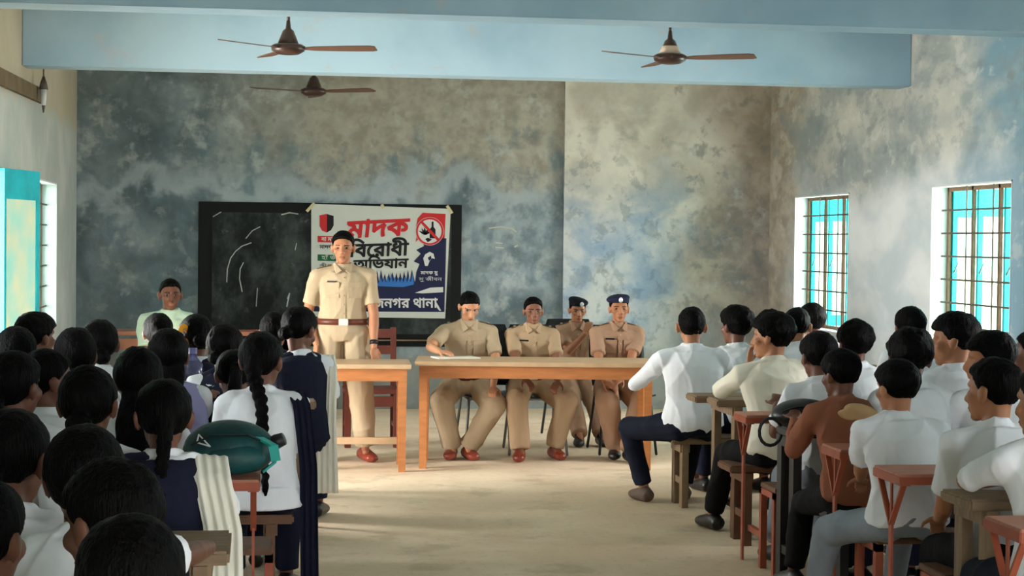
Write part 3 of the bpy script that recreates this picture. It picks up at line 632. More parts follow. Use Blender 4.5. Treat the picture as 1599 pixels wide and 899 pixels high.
plank_desk('desk', XL, -0.08, 5.02, 5.40, 0.75, 'grey plank desk with rounded end in the lower left', M_GREYW, (-1.4, -0.16))
plank_desk('bench', XL, -0.12, 4.42, 4.68, 0.43, 'wooden bench behind the grey plank desk in the lower left', M_WOOD, (-1.4, -0.2), cat='bench')
plank_desk('bench', XL, -0.05, 3.38, 3.62, 0.43, 'bench under the girl with light glinting on her tied hair', M_WOOD, (-1.4, -0.2), cat='bench')
plank_desk('bench', XL, 0.2, 9.12, 9.36, 0.43, 'bench in the middle of the left rows, behind the weathered wooden desk', M_WOOD, (-1.4, 0.1), cat='bench')
plank_desk('desk', XL, 0.3, 11.35, 11.6, 0.75, 'foremost desk of the left rows, near the older man', M_WOOD, (-1.4, 0.2))

# ------------------------------------------------------------ people
def ik(S, W, a, b, pole):
    S = np.array(S, float); W = np.array(W, float); d = W - S; L = np.linalg.norm(d)
    if L > (a + b) * 0.995: W = S + d / L * (a + b) * 0.995; d = W - S; L = np.linalg.norm(d)
    d = d / L; p = np.array(pole, float); p = nrm(p - d * (p @ d)); x = (a * a - b * b + L * L) / (2 * L); h = math.sqrt(max(a * a - x * x, 0))
    return S + d * x + p * h, W
def hand(mb, W, fdir, nrm_, side, curl=0.4, k=1.0):            # palm, four fingers, thumb; nrm_ = back of the hand, side = thumb side
    f = nrm(fdir); n = nrm(np.array(nrm_) - f * (np.array(nrm_) @ f)); s = np.cross(n, f) * side
    M = np.column_stack([s, f, n]); pc = W + f * 0.045 * k
    mb.ell(pc, (0.040 * k, 0.050 * k, 0.016 * k), M, 12, 8)
    for i, (off, L) in enumerate(((0.028, 0.070), (0.010, 0.078), (-0.009, 0.073), (-0.027, 0.058))):
        p = W + f * 0.082 * k + s * off * k; d = f.copy(); r = 0.0088 * k
        for j, fr in enumerate((0.42, 0.32, 0.26)):
            c = curl * (0.5 + 0.5 * j) + 0.06 * i; d2 = nrm(d * math.cos(c) - n * math.sin(c)) if j or curl else d
            q = p + d2 * L * fr * k; mb.cap(p, q, r, r * 0.92, 8); p, d, r = q, d2, r * 0.92
            n = nrm(np.cross(np.cross(d, n), d)) if np.linalg.norm(np.cross(d, n)) > 1e-3 else n
        n = nrm(np.array(nrm_) - f * (np.array(nrm_) @ f))
    t0 = W + f * 0.022 * k + s * 0.030 * k; t1 = t0 + nrm(f * 0.6 + s * 0.7 - n * 0.3) * 0.042 * k; t2 = t1 + nrm(f * 0.9 + s * 0.25 - n * 0.4 * (0.5 + curl)) * 0.032 * k
    mb.cap(t0, t1, 0.0125 * k, 0.010 * k, 8); mb.cap(t1, t2, 0.010 * k, 0.008 * k, 8)
HC = [0, 0, 0]
def head_prims(mb, H, R, neck, k, wide=1.0, kk=None):
    kk = kk or k
    def E(c, r): mb.ell(H + R @ (np.array(c) * k), tuple(v * k for v in r), R, 18, 12)
    E((0, -0.012, 0.022), (0.074 * wide, 0.094, 0.086)); E((0, 0.018, -0.035), (0.060 * wide, 0.070, 0.072)); E((0, 0.028, -0.062), (0.052 * wide, 0.052, 0.044))
    E((0, 0.064, -0.092), (0.026, 0.022, 0.019)); E((0, 0.066, 0.024), (0.050, 0.020, 0.018))
    for s in (-1, 1):
        E((s * 0.040, 0.052, -0.022), (0.026, 0.026, 0.024)); E((s * 0.079 * wide, -0.008, -0.012), (0.012, 0.019, 0.031)); E((s * 0.086 * wide, -0.016, -0.002), (0.008, 0.017, 0.024))
        E((s * 0.011, 0.094, -0.036), (0.010, 0.011, 0.008))
    mb.cap(H + R @ (np.array((0, 0.083, 0.010)) * k), H + R @ (np.array((0, 0.103, -0.032)) * k), 0.0085 * k, 0.0125 * k, 10)
    E((0, 0.085, -0.062), (0.025, 0.012, 0.007)); E((0, 0.083, -0.072), (0.021, 0.012, 0.007))
    mb.loft([(neck - np.array((0, 0.0, 0.05)) * k, 0.060 * kk, 0.056 * kk), (neck, 0.054 * kk, 0.053 * kk), (neck * 0.4 + (H + R @ np.array((0, -0.025, -0.05)) * k) * 0.6, 0.052 * kk, 0.053 * kk), (H + R @ (np.array((0, -0.020, -0.03)) * k), 0.052 * k, 0.055 * k)], 16)
def face_finish(me, H, R, k, skin, front=True):
    V = getv(me); L = (V - H) @ R / k                             # into the head's own frame
    dv = np.zeros_like(V)
    def g(c, r): return np.exp(-(((L - np.array(c)) / np.array(r)) ** 2).sum(1))
    for s in (-1, 1): dv[:, 1] -= 0.013 * g((s * 0.031, 0.085, 0.003), (0.017, 0.04, 0.011))
    dv[:, 1] -= 0.004 * g((0, 0.097, -0.067), (0.026, 0.03, 0.0035)); dv[:, 1] -= 0.004 * g((0, 0.085, -0.082), (0.02, 0.03, 0.006))
    L2 = L + dv; setv(me, L2 * k @ R.T + H)
    if not front: return
    for m in (M_EYEW, M_DARK, M_LIP): me.materials.append(m)
    n = len(me.polygons); ls = np.empty(n, int); me.polygons.foreach_get('loop_start', ls); ce = np.empty(n * 3); me.polygons.foreach_get('center', ce); ce = (ce.reshape(-1, 3) - H) @ R / k
    mi = np.zeros(n, int); fr = ce[:, 1] > 0.052
    for s in (-1, 1):
        e = fr & ((((ce[:, 0] - s * 0.031) / 0.0145) ** 2 + ((ce[:, 2] - 0.001) / 0.0062) ** 2) < 1); mi[e] = 1
        i = fr & ((((ce[:, 0] - s * 0.031) / 0.0068) ** 2 + ((ce[:, 2] - 0.001) / 0.0068) ** 2) < 1) & e; mi[i] = 2
        b = fr & (np.abs(ce[:, 0] - s * 0.034) < 0.021) & (np.abs(ce[:, 2] - (0.0225 - 4.5 * (np.abs(ce[:, 0]) - 0.034) ** 2)) < 0.0042); mi[b] = 2
    mi[fr & (ce[:, 1] > 0.07) & ((((ce[:, 0]) / 0.024) ** 2 + ((ce[:, 2] + 0.067) / 0.0078) ** 2) < 1)] = 3
    me.polygons.foreach_set('material_index', mi.tolist())
def ico(sub=5):
    bm = bmesh.new(); bmesh.ops.create_icosphere(bm, subdivisions=sub, radius=1.0); me = bpy.data.meshes.new('i'); bm.to_mesh(me); bm.free()
    v = getv(me); f = [tuple(p.vertices) for p in me.polygons]; bpy.data.meshes.remove(me); return v, f
ICO = ico(5)
def sst(x, a, b): t = np.clip((x - a) / (b - a), 0, 1); return t * t * (3 - 2 * t)
def hair_cap(H, R, k, style, seed, wide=1.0):
    wob = wobn; d = ICO[0]; r0 = np.array((0.074 * wide, 0.094, 0.086)); base = 1 / np.sqrt(((d / r0) ** 2).sum(1)); P = d * base[:, None] + np.array((0, -0.012, 0.022))
    y, z = P[:, 1], P[:, 2]
    T = dict(short=0.013, crop=0.008, fluffy=0.030, thick=0.022, girl=0.014, long=0.018, bob=0.022)[style]
    girl = style in ('girl', 'long', 'bob')
    th = np.interp(y, [-0.10, -0.04, -0.015, 0.012, 0.035, 0.06, 0.082], [-0.075 if girl else -0.052, -0.062 if girl else -0.046, -0.02, 0.006, 0.040, 0.058, 0.062])
    if style in ('fluffy', 'thick', 'bob'): th = th - sst(y, 0.03, 0.07) * (0.018 if style != 'bob' else 0.0)
    if style == 'bob': th = np.where(y < 0.03, th - 0.035, th)
    m = sst(z, th - 0.004, th + 0.008)
    t = T * m * (0.72 + 0.28 * sst(z, -0.05, 0.07)) - 0.016 * (1 - m)
    if style == 'short':
        th = th + sst(y, 0.03, 0.08) * 0.010 + sst(np.abs(P[:, 0]), 0.045, 0.065) * sst(y, 0.01, 0.05) * 0.012; m = sst(z, th - 0.004, th + 0.008); t = 0.017 * m * (0.30 + 0.70 * sst(z, 0.01, 0.075)) - 0.016 * (1 - m) + m * wob(P, 200, seed) * 0.003
    if style in ('thick', 'fluffy'): t = np.where(t > 0, t * (0.38 + 0.62 * sst(z, -0.045, 0.05)), t)
    if style == 'crop': t = np.where(m > 0, t * (0.55 + 0.45 * sst(z, 0.0, 0.06)), t)
    if style in ('fluffy', 'thick'): t = t + m * (wob(P, 70, seed) * 0.006 + wob(P, 200, seed + 5) * 0.006 + wob(P, 420, seed + 6) * 0.003) * (1.0 if style == 'fluffy' else 0.45)
    else: t = t + m * wob(P, 120, seed) * 0.0025
    if girl: t = t - m * 0.005 * np.exp(-(P[:, 0] / 0.004) ** 2) * (z > 0.04)
    P = d * (base + t)[:, None] + np.array((0, -0.012, 0.022))
    return (P * k) @ R.T + H, ICO[1]
def braid(mb, pts, r):
    P = [np.array(p, float) for p in pts]; seg = []
    tot = sum(np.linalg.norm(b - a) for a, b in zip(P[:-1], P[1:])); n = int(tot / (r * 0.62)); 
    for i in range(n):
        s = i / n * tot; 
        for a, b in zip(P[:-1], P[1:]):
            L = np.linalg.norm(b - a)
            if s <= L: break
            s -= L
        p = a + (b - a) * (s / L); d = nrm(b - a); sx = nrm(np.cross(d, (0, 1, 0.01))); rr_ = r * (1 - 0.45 * i / n)
        sg = 1 if i % 2 else -1
        M = np.column_stack([sx, np.cross(d, sx), d]) @ rot(0, 0, sg * 35)
        mb.ell(p + sx * rr_ * 0.42 * sg, (rr_ * 0.72, rr_ * 0.62, rr_ * 0.85), M, 10, 6)
    mb.ell(P[-1], (r * 0.5, r * 0.4, r * 1.6), None, 8, 6)
def drape(name, m, parent, path, wv, folds=5, depth=0.012, th=0.006, taper=1.0):   # pleated hanging cloth with real thickness
    P = [np.array(p, float) for p in path]; wv = np.array(wv, float); nu = folds * 8; rows = []; N = 28
    cum = [0]; depth *= 1.6
    for a, b in zip(P[:-1], P[1:]): cum.append(cum[-1] + np.linalg.norm(b - a))
    for j in range(N + 1):
        s = cum[-1] * j / N; i = min(max(np.searchsorted(cum, s) - 1, 0), len(P) - 2); t = (s - cum[i]) / (cum[i + 1] - cum[i]); c = P[i] * (1 - t) + P[i + 1] * t; rows.append(c)
    v = []; 
    for lay in (0, 1):
        for j, c in enumerate(rows):
            wsc = 1 + (taper - 1) * j / N; d = nrm(rows[min(j + 1, N)] - rows[max(j - 1, 0)]); nn = nrm(np.cross(nrm(wv), d))
            for i in range(nu + 1):
                u = i / nu * 2 - 1; v.append(c + wv * 0.5 * u * wsc + nn * (depth * min(1, j / 12) * math.sin(u * PI * folds + j * 0.08) + lay * th))
    M_ = (nu + 1) * (N + 1); f = []
    for j in range(N):
        for i in range(nu):
            a = j * (nu + 1) + i; f += [(a, a + 1, a + nu + 2, a + nu + 1), (M_ + a, M_ + a + nu + 1, M_ + a + nu + 2, M_ + a + 1)]
        a = j * (nu + 1); b = a + nu + 1; f.append((a, b, M_ + b, M_ + a)); a += nu; b += nu; f.append((a, M_ + a, M_ + b, b))
    for i in range(nu): f.append((i, M_ + i, M_ + i + 1, i + 1)); a = N * (nu + 1) + i; f.append((a, a + 1, M_ + a + 1, M_ + a))
    return MB().add(v, f).build(name, m, parent, True)

def person(label, loc, rz=0.0, top=1.25, seat=0.45, head=(0, 0, 0), lean=6, hunch=8, wrists=None, elbows=None, hands=None, feet=None, knees=None, skin=None,
           shirt=None, shirt_hem='out', sleeve='short', pants=None, shoe=None, socks=None, hair='short', tail=None, vest=None, group=None, name='person', face=False,
           vox=0.011, k=None, wid=1.0, stand=False, twist=0, collar=True, seed=1, shift=(0, 0), knee_w=0.11, curl=0.5, slump=0.0, headfwd=0.03, legs=True, hs=1.0, lw=1.0):
    """loc = point on the floor under the head; the pelvis is set back from it by the lean"""
    skin = skin or M_SK1; pants = pants or M_NAVY; shirt = shirt or M_WHITE
    if stand: k = k or top / 1.70
    else: k = k or (top - seat) / 0.865
    # spine
    L = math.radians(lean)
    T = 0.478 * k; hz = 0.95 * k if stand else seat + 0.085 * k
    if not stand: T = (top - 0.262 * k - (hs - 1) * 0.16 * k - hz) / math.cos(L)
    pel = np.array([shift[0], -math.sin(L) * T - headfwd * k + shift[1], hz]); sp = np.array([0 - shift[0] * 1.0, math.sin(L), math.cos(L)]); sp = nrm(np.array([-shift[0], math.sin(L) * T, math.cos(L) * T])); T = np.linalg.norm([-shift[0], math.sin(L) * T, math.cos(L) * T])
    neck = pel + sp * T; back = np.array([0, -1, 0.1])
    Rt = rot(twist); xa = Rt @ np.array([1.0, 0, 0])
    hk = k * hs; Hc = np.array([0, 0, top - 0.112 * hk - (0.012 if hair else 0)]); R = rot(*head)
    hb = math.radians(hunch)
    def spt(t): return pel + sp * T * t + back * (math.sin(t * PI) * 0.04 * k * (hunch / 10))
    Wd = wid * k
    sh = [spt(0.865) + xa * s * 0.166 * Wd + np.array([0, 0.0, -0.005]) for s in (-1, 1)]
    hip = [pel + np.array([s * 0.088 * Wd, 0, -0.01]) for s in (-1, 1)]
    RG = [(-0.10, 0.10, 0.085), (0.0, 0.160, 0.118), (0.12, 0.160, 0.118), (0.34, 0.138, 0.104), (0.55, 0.148, 0.110), (0.74, 0.162, 0.114), (0.86, 0.150, 0.098), (0.94, 0.108, 0.080), (1.0, 0.068, 0.062)]
    def torso(mb, off=0.0, t0=-0.2, t1=2, flare=0.0):
        ts = sorted(set([t for t, _, _ in RG if t0 <= t <= t1] + ([t0] if t0 > -0.1 else [])))
        rg = [(spt(t), np.interp(t, [q[0] for q in RG], [q[1] for q in RG]) * Wd + off + flare * max(0, 0.3 - t), np.interp(t, [q[0] for q in RG], [q[2] for q in RG]) * k + off + flare * max(0, 0.3 - t)) for t in ts]
        mb.loft(rg, 20, xa)
        for s in (0, 1): mb.cap(spt(0.955), sh[s], 0.046 * k + off, 0.050 * k + off, 12)
    # limbs
    ua, fa = 0.285 * k, 0.245 * k
    if wrists is None: wrists = ((-0.13, 0.26, 0.80), (0.13, 0.26, 0.80)) if not stand else ((-0.25, 0.02, 0.80), (0.25, 0.02, 0.80))
    poles = elbows or (((-0.6, -0.5, -0.6), (0.6, -0.5, -0.6)) if stand or vox < 0.0075 else ((-0.3, -0.5, -0.8), (0.3, -0.5, -0.8)))
    arms = [ik(sh[i], wrists[i], ua, fa, poles[i]) for i in (0, 1)]
    th_, sh_ = 0.43 * k, 0.41 * k
    if feet is None: feet = ((-0.12, pel[1] + 0.40, 0.085), (0.12, pel[1] + 0.40, 0.085)) if not stand else ((-0.10, 0, 0.085), (0.10, 0, 0.085))
    kp = knees or ((-0.08, 1, 0.8), (0.08, 1, 0.8))
    lg = [ik(hip[i], feet[i], th_, sh_, kp[i]) for i in (0, 1)]
    # body, one continuous surface
    mb = MB(); torso(mb, -0.014); head_prims(mb, Hc, R, neck - sp * 0.01, hk, 1.0, k)
    hd = hands or ((None, None), (None, None))
    for i in (0, 1):
        e, w_ = arms[i]; mb.cap(sh[i], e, 0.050 * k, 0.037 * k); mb.cap(e, e + (w_ - e) * 0.35, 0.037 * k, 0.038 * k); mb.cap(e + (w_ - e) * 0.3, w_, 0.038 * k, 0.024 * k)
        fd, nn = hd[i]; fd = nrm(w_ - e) if fd is None else fd
        if nn is None: nn = (0, 0, 1) if abs(nrm(fd)[2]) < 0.8 else ((-1, 0, 0) if i == 0 else (1, 0, 0))
        hand(mb, w_ + nrm(fd) * 0.005, fd, nn, 1 if i == 1 else -1, curl, k * (1.0 if not stand else 1.0)) if False else hand(mb, w_, fd, nn, -1 if i == 1 else 1, curl, k)
        if legs:
            kn, an = lg[i]; mb.cap(hip[i], kn, 0.078 * k, 0.054 * k); mb.cap(kn, kn + (an - kn) * 0.35, 0.052 * k, 0.055 * k); mb.cap(kn + (an - kn) * 0.3, an, 0.054 * k, 0.034 * k); mb.cap(an, an + np.array([0, 0.10 * k, -0.035]), 0.034 * k, 0.025 * k)
    me = remesh(mb, 'person', skin, vox, 1); face_finish(me, Hc, R, hk, skin, face)
    o = link(name, me); o.location = (loc[0], loc[1], 0); o.rotation_euler = (0, 0, rz); tag(o, label, 'person', group)
    cv = max(vox, 0.0085)
    def finish(me, nm, amp, f, sd):
        V = getv(me); N = np.empty(len(V) * 3); me.vertices.foreach_get('normal', N); N = N.reshape(-1, 3); q = V * np.array([1, 1, 0.6]); fold = (1 - np.abs(wob(q, f * 0.55, sd + 40))) ** 5 * 0.010 + (1 - np.abs(wob(q * np.array([1, 1, 1.5]), f * 0.9, sd + 60))) ** 6 * 0.007
        setv(me, V + N * (wob(q, f, sd) * amp * 0.6 + fold - 0.004)[:, None]); return link(nm, me, o)
    # shirt
    mb = MB(); hemt = 0.16 if shirt_hem == 'in' else -0.10
    torso(mb, 0.014 * k, hemt, 0.96, 0.03 if shirt_hem == 'out' else 0.0)
    tt = {'short': 0.74, 'half': 0.95, 'long': 1.0}[sleeve]
    for i in (0, 1):
        e, w_ = arms[i]; q = sh[i] + (e - sh[i]) * tt; d = nrm(e - sh[i])
        mb.loft([(sh[i] - d * 0.045 * k, 0.030 * k, 0.030 * k), (sh[i] - d * 0.02 * k, 0.050 * k, 0.050 * k), (sh[i] + d * 0.03 * k, 0.061 * k, 0.061 * k), (q, 0.060 * k if sleeve == 'short' else 0.052 * k, 0.062 * k if sleeve == 'short' else 0.052 * k)], 16)
        if sleeve == 'long': mb.cap(e, e + (w_ - e) * 0.93, 0.052 * k, 0.036 * k)
    if collar:
        c0 = spt(0.985); mb.loft([(c0 - sp * 0.06, 0.112 * k, 0.092 * k), (c0 - sp * 0.02, 0.086 * k, 0.082 * k), (c0 + sp * 0.018 * k, 0.071 * k, 0.071 * k), (c0 + sp * 0.038 * k, 0.067 * k, 0.068 * k)], 16)
    finish(remesh(mb, 'shirt', shirt, cv, 2), 'shirt', 0.0075, 30, seed)
    if legs:
        mb = MB(); mb.loft([(spt(0.20), 0.158 * Wd, 0.118 * k), (spt(0.10), 0.168 * Wd, 0.128 * k), (spt(0.0), 0.172 * Wd, 0.132 * k), (spt(-0.13), 0.13 * Wd, 0.11 * k)], 20, xa)
        for i in (0, 1):
            kn, an = lg[i]; mb.cap(hip[i], kn, 0.096 * k * (0.5 + 0.5 * lw), 0.076 * k * lw); q = kn + (an - kn) * (0.93 if lw == 1 else 0.99); mb.loft([(kn, 0.074 * k * lw, 0.074 * k * lw), (kn + (an - kn) * 0.5, 0.066 * k * lw, 0.066 * k * lw), (q, 0.058 * k * lw ** 1.2, 0.062 * k * lw ** 1.2)], 14)
        finish(remesh(mb, 'trousers', pants, cv + 0.001, 2), 'trousers', 0.005, 22, seed + 3)
        for i in (0, 1):
            kn, an = lg[i]; fdx = (-0.14 if i == 0 else 0.14); d = nrm((fdx * (1.6 if not stand else 2.2), 1, 0)); a0 = np.array([an[0], an[1], 0.0])
            mb = MB(); sx = nrm(np.cross(d, (0, 0, 1))); sq = 1.18
            mb.loft([(a0 - d * 0.085 * k + np.array([0, 0, 0.03]), 0.006, 0.006), (a0 - d * 0.075 * k + np.array([0, 0, 0.040]), 0.036 * k * sq, 0.040), (a0 - d * 0.02 * k + np.array([0, 0, 0.052]), 0.040 * k * sq, 0.052), (a0 + d * 0.05 * k + np.array([0, 0, 0.043]), 0.044 * k * sq, 0.043), (a0 + d * 0.12 * k + np.array([0, 0, 0.034]), 0.048 * k * sq, 0.034), (a0 + d * 0.165 * k + np.array([0, 0, 0.030]), 0.038 * k * sq, 0.028), (a0 + d * 0.185 * k + np.array([0, 0, 0.024]), 0.012 * k, 0.012)], 16, sx)
            mb.cap(a0 + np.array([0, 0, 0.05]), a0 + np.array([0, 0, 0.082]), 0.036 * k, 0.040 * k, 12, False)
            V = None; sme = remesh(mb, 'shoe', shoe or M_BSHOE, 0.008, 1); V = getv(sme); V[:, 2] = np.maximum(V[:, 2], 0.004); setv(sme, V); so = link('shoe', sme, o)
            MB().loft([((a0 - d * 0.08 * k) * 1.0 + np.array([0, 0, 0.002]), 0.034 * k, 0.004)] , 4) if False else None
            if socks: MB().cap(a0 + np.array([0, 0, 0.07]), an + (kn - an) * 0.12, 0.039 * k, 0.042 * k, 14, False).build('sock', socks, o, True)
    # hair
    if hair:
        mb = MB(); v, f = hair_cap(Hc, R, hk, hair, seed); mb.add(v, f)
        def hp(p): return Hc + R @ (np.array(p) * hk)
        if tail == 'bun': mb.ell(hp((0, -0.125, -0.01)), (0.045 * k, 0.035 * k, 0.042 * k), R, 16, 10)
        if tail == 'lowbun': mb.ell(hp((0, -0.115, -0.055)), (0.05 * k, 0.035 * k, 0.04 * k), R, 16, 10)
        if tail == 'braid': 
            b0 = hp((0, -0.098, -0.05)); mb.cap(hp((0, -0.085, -0.02)), b0, 0.045 * k, 0.028 * k); braid(mb, [b0, spt(0.88) + back * 0.13 * k, spt(0.45) + back * 0.155 * k], 0.029 * k)
        if tail == 'longbraid':
            b0 = hp((0, -0.098, -0.03)); mb.cap(hp((0, -0.085, 0.0)), b0, 0.055 * k, 0.036 * k); braid(mb, [b0, spt(0.88) + back * 0.135 * k, spt(0.10) + back * 0.18 * k + np.array((0.02, 0, 0))], 0.036 * k)
        if tail == 'pony':
            b0 = hp((0, -0.112, 0.0)); mb.ell(b0, (0.03 * k, 0.03 * k, 0.03 * k), R, 12, 8); q = spt(0.80) + back * 0.13 * k
            mb.loft([(b0 + (0, 0, 0.015), 0.012 * k, 0.012 * k), (b0 + (0, -0.02, -0.01), 0.032 * k, 0.026 * k), (b0 * 0.5 + q * 0.5, 0.045 * k, 0.032 * k), (q, 0.038 * k, 0.025 * k), (q - (0, 0, 0.09), 0.012 * k, 0.01 * k)], 14)
        if tail == 'loose':
            mb.loft([(hp((0, -0.05, 0.01)), 0.075 * k, 0.05 * k), (hp((0, -0.06, -0.07)), 0.082 * k, 0.048 * k), (spt(0.92) + back * 0.11 * k, 0.085 * k, 0.035 * k), (spt(0.70) + back * 0.135 * k, 0.075 * k, 0.025 * k), (spt(0.55) + back * 0.14 * k, 0.045 * k, 0.014 * k)], 18)
        hm = remesh(mb, 'hair', M_HAIR, 0.0085 if vox > 0.007 else 0.007, 1, 0.4); V = getv(hm); N = np.empty(len(V) * 3); hm.vertices.foreach_get('normal', N)
        setv(hm, V + N.reshape(-1, 3) * (wobn(V * np.array([1, 1, 0.25]), 330, seed + 9) * 0.0022)[:, None]); ho = link('hair', hm, o)
        if tail in ('pony', 'bun'):
            pass
    if vest:
        mb = MB(); torso_rg = [(spt(t), rx * Wd + 0.030 * k + 0.05 * max(0, 0.2 - t), ry * k + 0.030 * k + 0.05 * max(0, 0.2 - t)) for t, rx, ry in RG if t <= 0.97]; mb.loft(torso_rg, 20, xa)
        for s in (0, 1): mb.cap(spt(0.955), spt(0.955) * 0.3 + sh[s] * 0.7, 0.068 * k, 0.066 * k, 12)
        finish(remesh(mb, 'tunic', vest, cv, 2), 'tunic', 0.004, 24, seed + 7)
    info = dict(spt=spt, k=k, hk=hk, Wd=Wd, H=Hc, R=R, arms=arms, legs=lg, sh=sh, RG=RG, xa=xa, sp=sp, pel=pel, back=back)
    return o, info
def chest_y(inf, t, x, off=0.0):                               # front surface of the torso at height t, sideways x
    rg = inf['RG']; rx = np.interp(t, [r[0] for r in rg], [r[1] for r in rg]) * inf['Wd'] + 0.014 * inf['k']; ry = np.interp(t, [r[0] for r in rg], [r[2] for r in rg]) * inf['k'] + 0.014 * inf['k']
    c = inf['spt'](t); fwd = nrm(np.cross(inf['sp'], (1, 0, 0))) ; fwd = fwd * np.sign(fwd[1]); return c + np.array([x, 0, 0]) + fwd * (ry * math.sqrt(max(0, 1 - (x / rx) ** 2)) + off), fwd
def uniform(o, inf, badge=True, khaki=None, hem='in', belt=True):
    k = inf['k']; khaki = khaki or M_KHAKI
    up = inf['sp']
    def plate(name, t, x, w_, h, th, m):
        c, f = chest_y(inf, t, x); n = nrm(f + np.array([x * 4, 0, 0])); s = nrm(np.cross(n, up)); M = np.column_stack([s, n, np.cross(s, n)])
        mb = MB(); mb.box(-w_ / 2, w_ / 2, -0.006, th, -h / 2, h / 2); mb.xf(M, c); return mb.build(name, m, o, bevel=0.0015)
    if badge: plate('name_plate', 0.78, -0.085 * k if badge == 1 else 0.085 * k, 0.068, 0.018, 0.007, M_DARK)
    for s in (-1, 1):
        p_ = plate('pocket', 0.66, s * 0.082 * k, 0.105 * k, 0.115 * k, 0.004, khaki); plate('pocket_flap', 0.735, s * 0.082 * k, 0.11 * k, 0.038 * k, 0.007, khaki)
    mb = MB()
    pp = [chest_y(inf, t, 0.0, 0.003)[0] for t in np.linspace(0.22, 0.84, 9)]
    for a, b in zip(pp[:-1], pp[1:]): mb.bar(a, b, 0.030, 0.006, (0, 1, 0))
    pk = mb.build('placket', khaki, o)
    for t in np.linspace(0.3, 0.85, 5): c, f = chest_y(inf, t, 0.0, 0.008); MB().ell(c, (0.006, 0.004, 0.006), None, 10, 6).build('button', M_TOPW, pk)
    for i, s in enumerate((-1, 1)):                               # pointed collar leaves and shoulder straps
        c = inf['spt'](0.985); q = c + np.array([s * 0.058 * k, 0.035 * k, 0.040 * k]); cf, f = chest_y(inf, 0.90, s * 0.05 * k, 0.012); c2, _ = chest_y(inf, 0.93, s * 0.012 * k, 0.012)
        b_ = c + np.array([s * 0.072 * k, -0.01, 0.03 * k]); pts = [b_, q, c2 + np.array([0, 0, 0.012]), cf]
        n_ = nrm(np.cross(pts[2] - pts[0], pts[1] - pts[3])); n_ = n_ * (1 if n_[1] > 0 else -1); mb = MB(); v = [p + n_ * e for e in (0.0, 0.006) for p in pts]
        mb.add(v, [(0, 1, 2, 3), (7, 6, 5, 4), (0, 4, 5, 1), (1, 5, 6, 2), (2, 6, 7, 3), (3, 7, 4, 0)]); mb.build('collar', khaki, o)
        a0 = inf['spt'](0.955); a = a0 * 0.55 + inf['sh'][i] * 0.45 + np.array([0, 0, 0.061 * k]); b = a0 * 0.0 + inf['sh'][i] * 1.0 + np.array([s * 0.004, 0, 0.059 * k]); e = MB().bar(a, b, 0.042, 0.008, (0, 0, 1)).build('shoulder_strap', mat('dark olive strap', (96, 78, 48), 0.8), o, bevel=0.002)
        MB().ell(a * 0.3 + b * 0.7 + np.array([0, 0, 0.008]), (0.012, 0.012, 0.005), None, 10, 6).build('shoulder_star', M_BRASS, e)
    if belt:
        c = inf['spt'](0.17); rx = 0.158 * inf['Wd'] + 0.018; ry = 0.118 * k + 0.018
        e = MB().loft([(c - inf['sp'] * 0.022, rx, ry), (c + inf['sp'] * 0.022, rx - 0.001, ry - 0.001)], 32).build('belt', M_BELT, o, True)
        MB().box(-0.034, 0.034, ry - 0.006, ry + 0.010, -0.024, 0.024).xf(np.eye(3), c).build('buckle', M_BRASS, e, bevel=0.004)
def beret(o, inf, m, tilt, badge_x):
    k, H, R = inf['k'], inf['H'], inf['R']; T = rot(0, -4, tilt)
    v, f = ICO[0].copy(), ICO[1]; v = v * np.array([0.100, 0.112, 0.036]); v[:, 2] += 0.012 * wob(v, 25, 3); v[:, 2] = np.where(v[:, 2] < -0.02, -0.02, v[:, 2])
    mb = MB(); V = ((v @ T.T + np.array([0.008 * np.sign(tilt), -0.016, 0.088])) * k) @ R.T + H; mb.add(V, f)
    mb.loft([(H + R @ (np.array((0, -0.006, 0.048)) * k), 0.0845 * k, 0.103 * k), (H + R @ (np.array((0, -0.008, 0.083)) * k), 0.086 * k, 0.105 * k)], 28, R @ np.array((1.0, 0, 0)))
    me = remesh(mb, 'beret', m, 0.0065, 2); b = link('beret', me, o)
    MB().ell(H + R @ (np.array((badge_x, 0.098, 0.078)) * k), (0.016, 0.008, 0.020), R, 14, 8).build('cap_badge', mat('silver badge', (220, 222, 226), 0.35, metal=0.4), b, True)

def place(x, y, Y):                                            # head top seen at x, y and depth Y
    p = at(x, y, Y); return (p[0], p[1]), p[2]
# ---- officers (they face the room: turned by 180 degrees)
def off_w(loc, pts): return [tuple(-(np.array(p[:2]) - np.array(loc[:2]))) + (p[2],) for p in pts]
# standing officer
loc, top = place(536, 360, 13.15)
wl = off_w(loc, [at(494, 537, 13.05), at(584, 545, 13.02)])
o, f = person('standing police officer in khaki shirt, white trousers and brown belt before the banner', loc, PI, top, stand=True, lean=0, hunch=2, headfwd=0.0, head=(-8, -4, 0), skin=M_SK1,
    wrists=(wl[1], wl[0]), hands=(((-0.1, 0.15, -1), (-0.6, 0.8, 0)), ((0.1, 0.1, -1), (1, 0.3, 0))), elbows=((-0.8, -0.6, 0), (0.8, -0.6, 0)), feet=((-0.175, -0.02, 0.085), (0.145, -0.05, 0.085)), knees=((0, 1, 0), (0, 1, 0)),
    shirt=M_KHAKI2, shirt_hem='in', pants=M_KHAKI2, shoe=M_SHOE, hair='short', face=True, vox=0.006, seed=11, wid=1.12, lw=1.25, curl=0.3)
uniform(o, f, 2, M_KHAKI2)
e_, w_ = f['arms'][0]; MB().loft([(w_ - nrm(w_ - e_) * 0.05, 0.032, 0.034), (w_ - nrm(w_ - e_) * 0.02, 0.031, 0.033)], 20).build('wrist_watch', M_BLACKP, o, True)
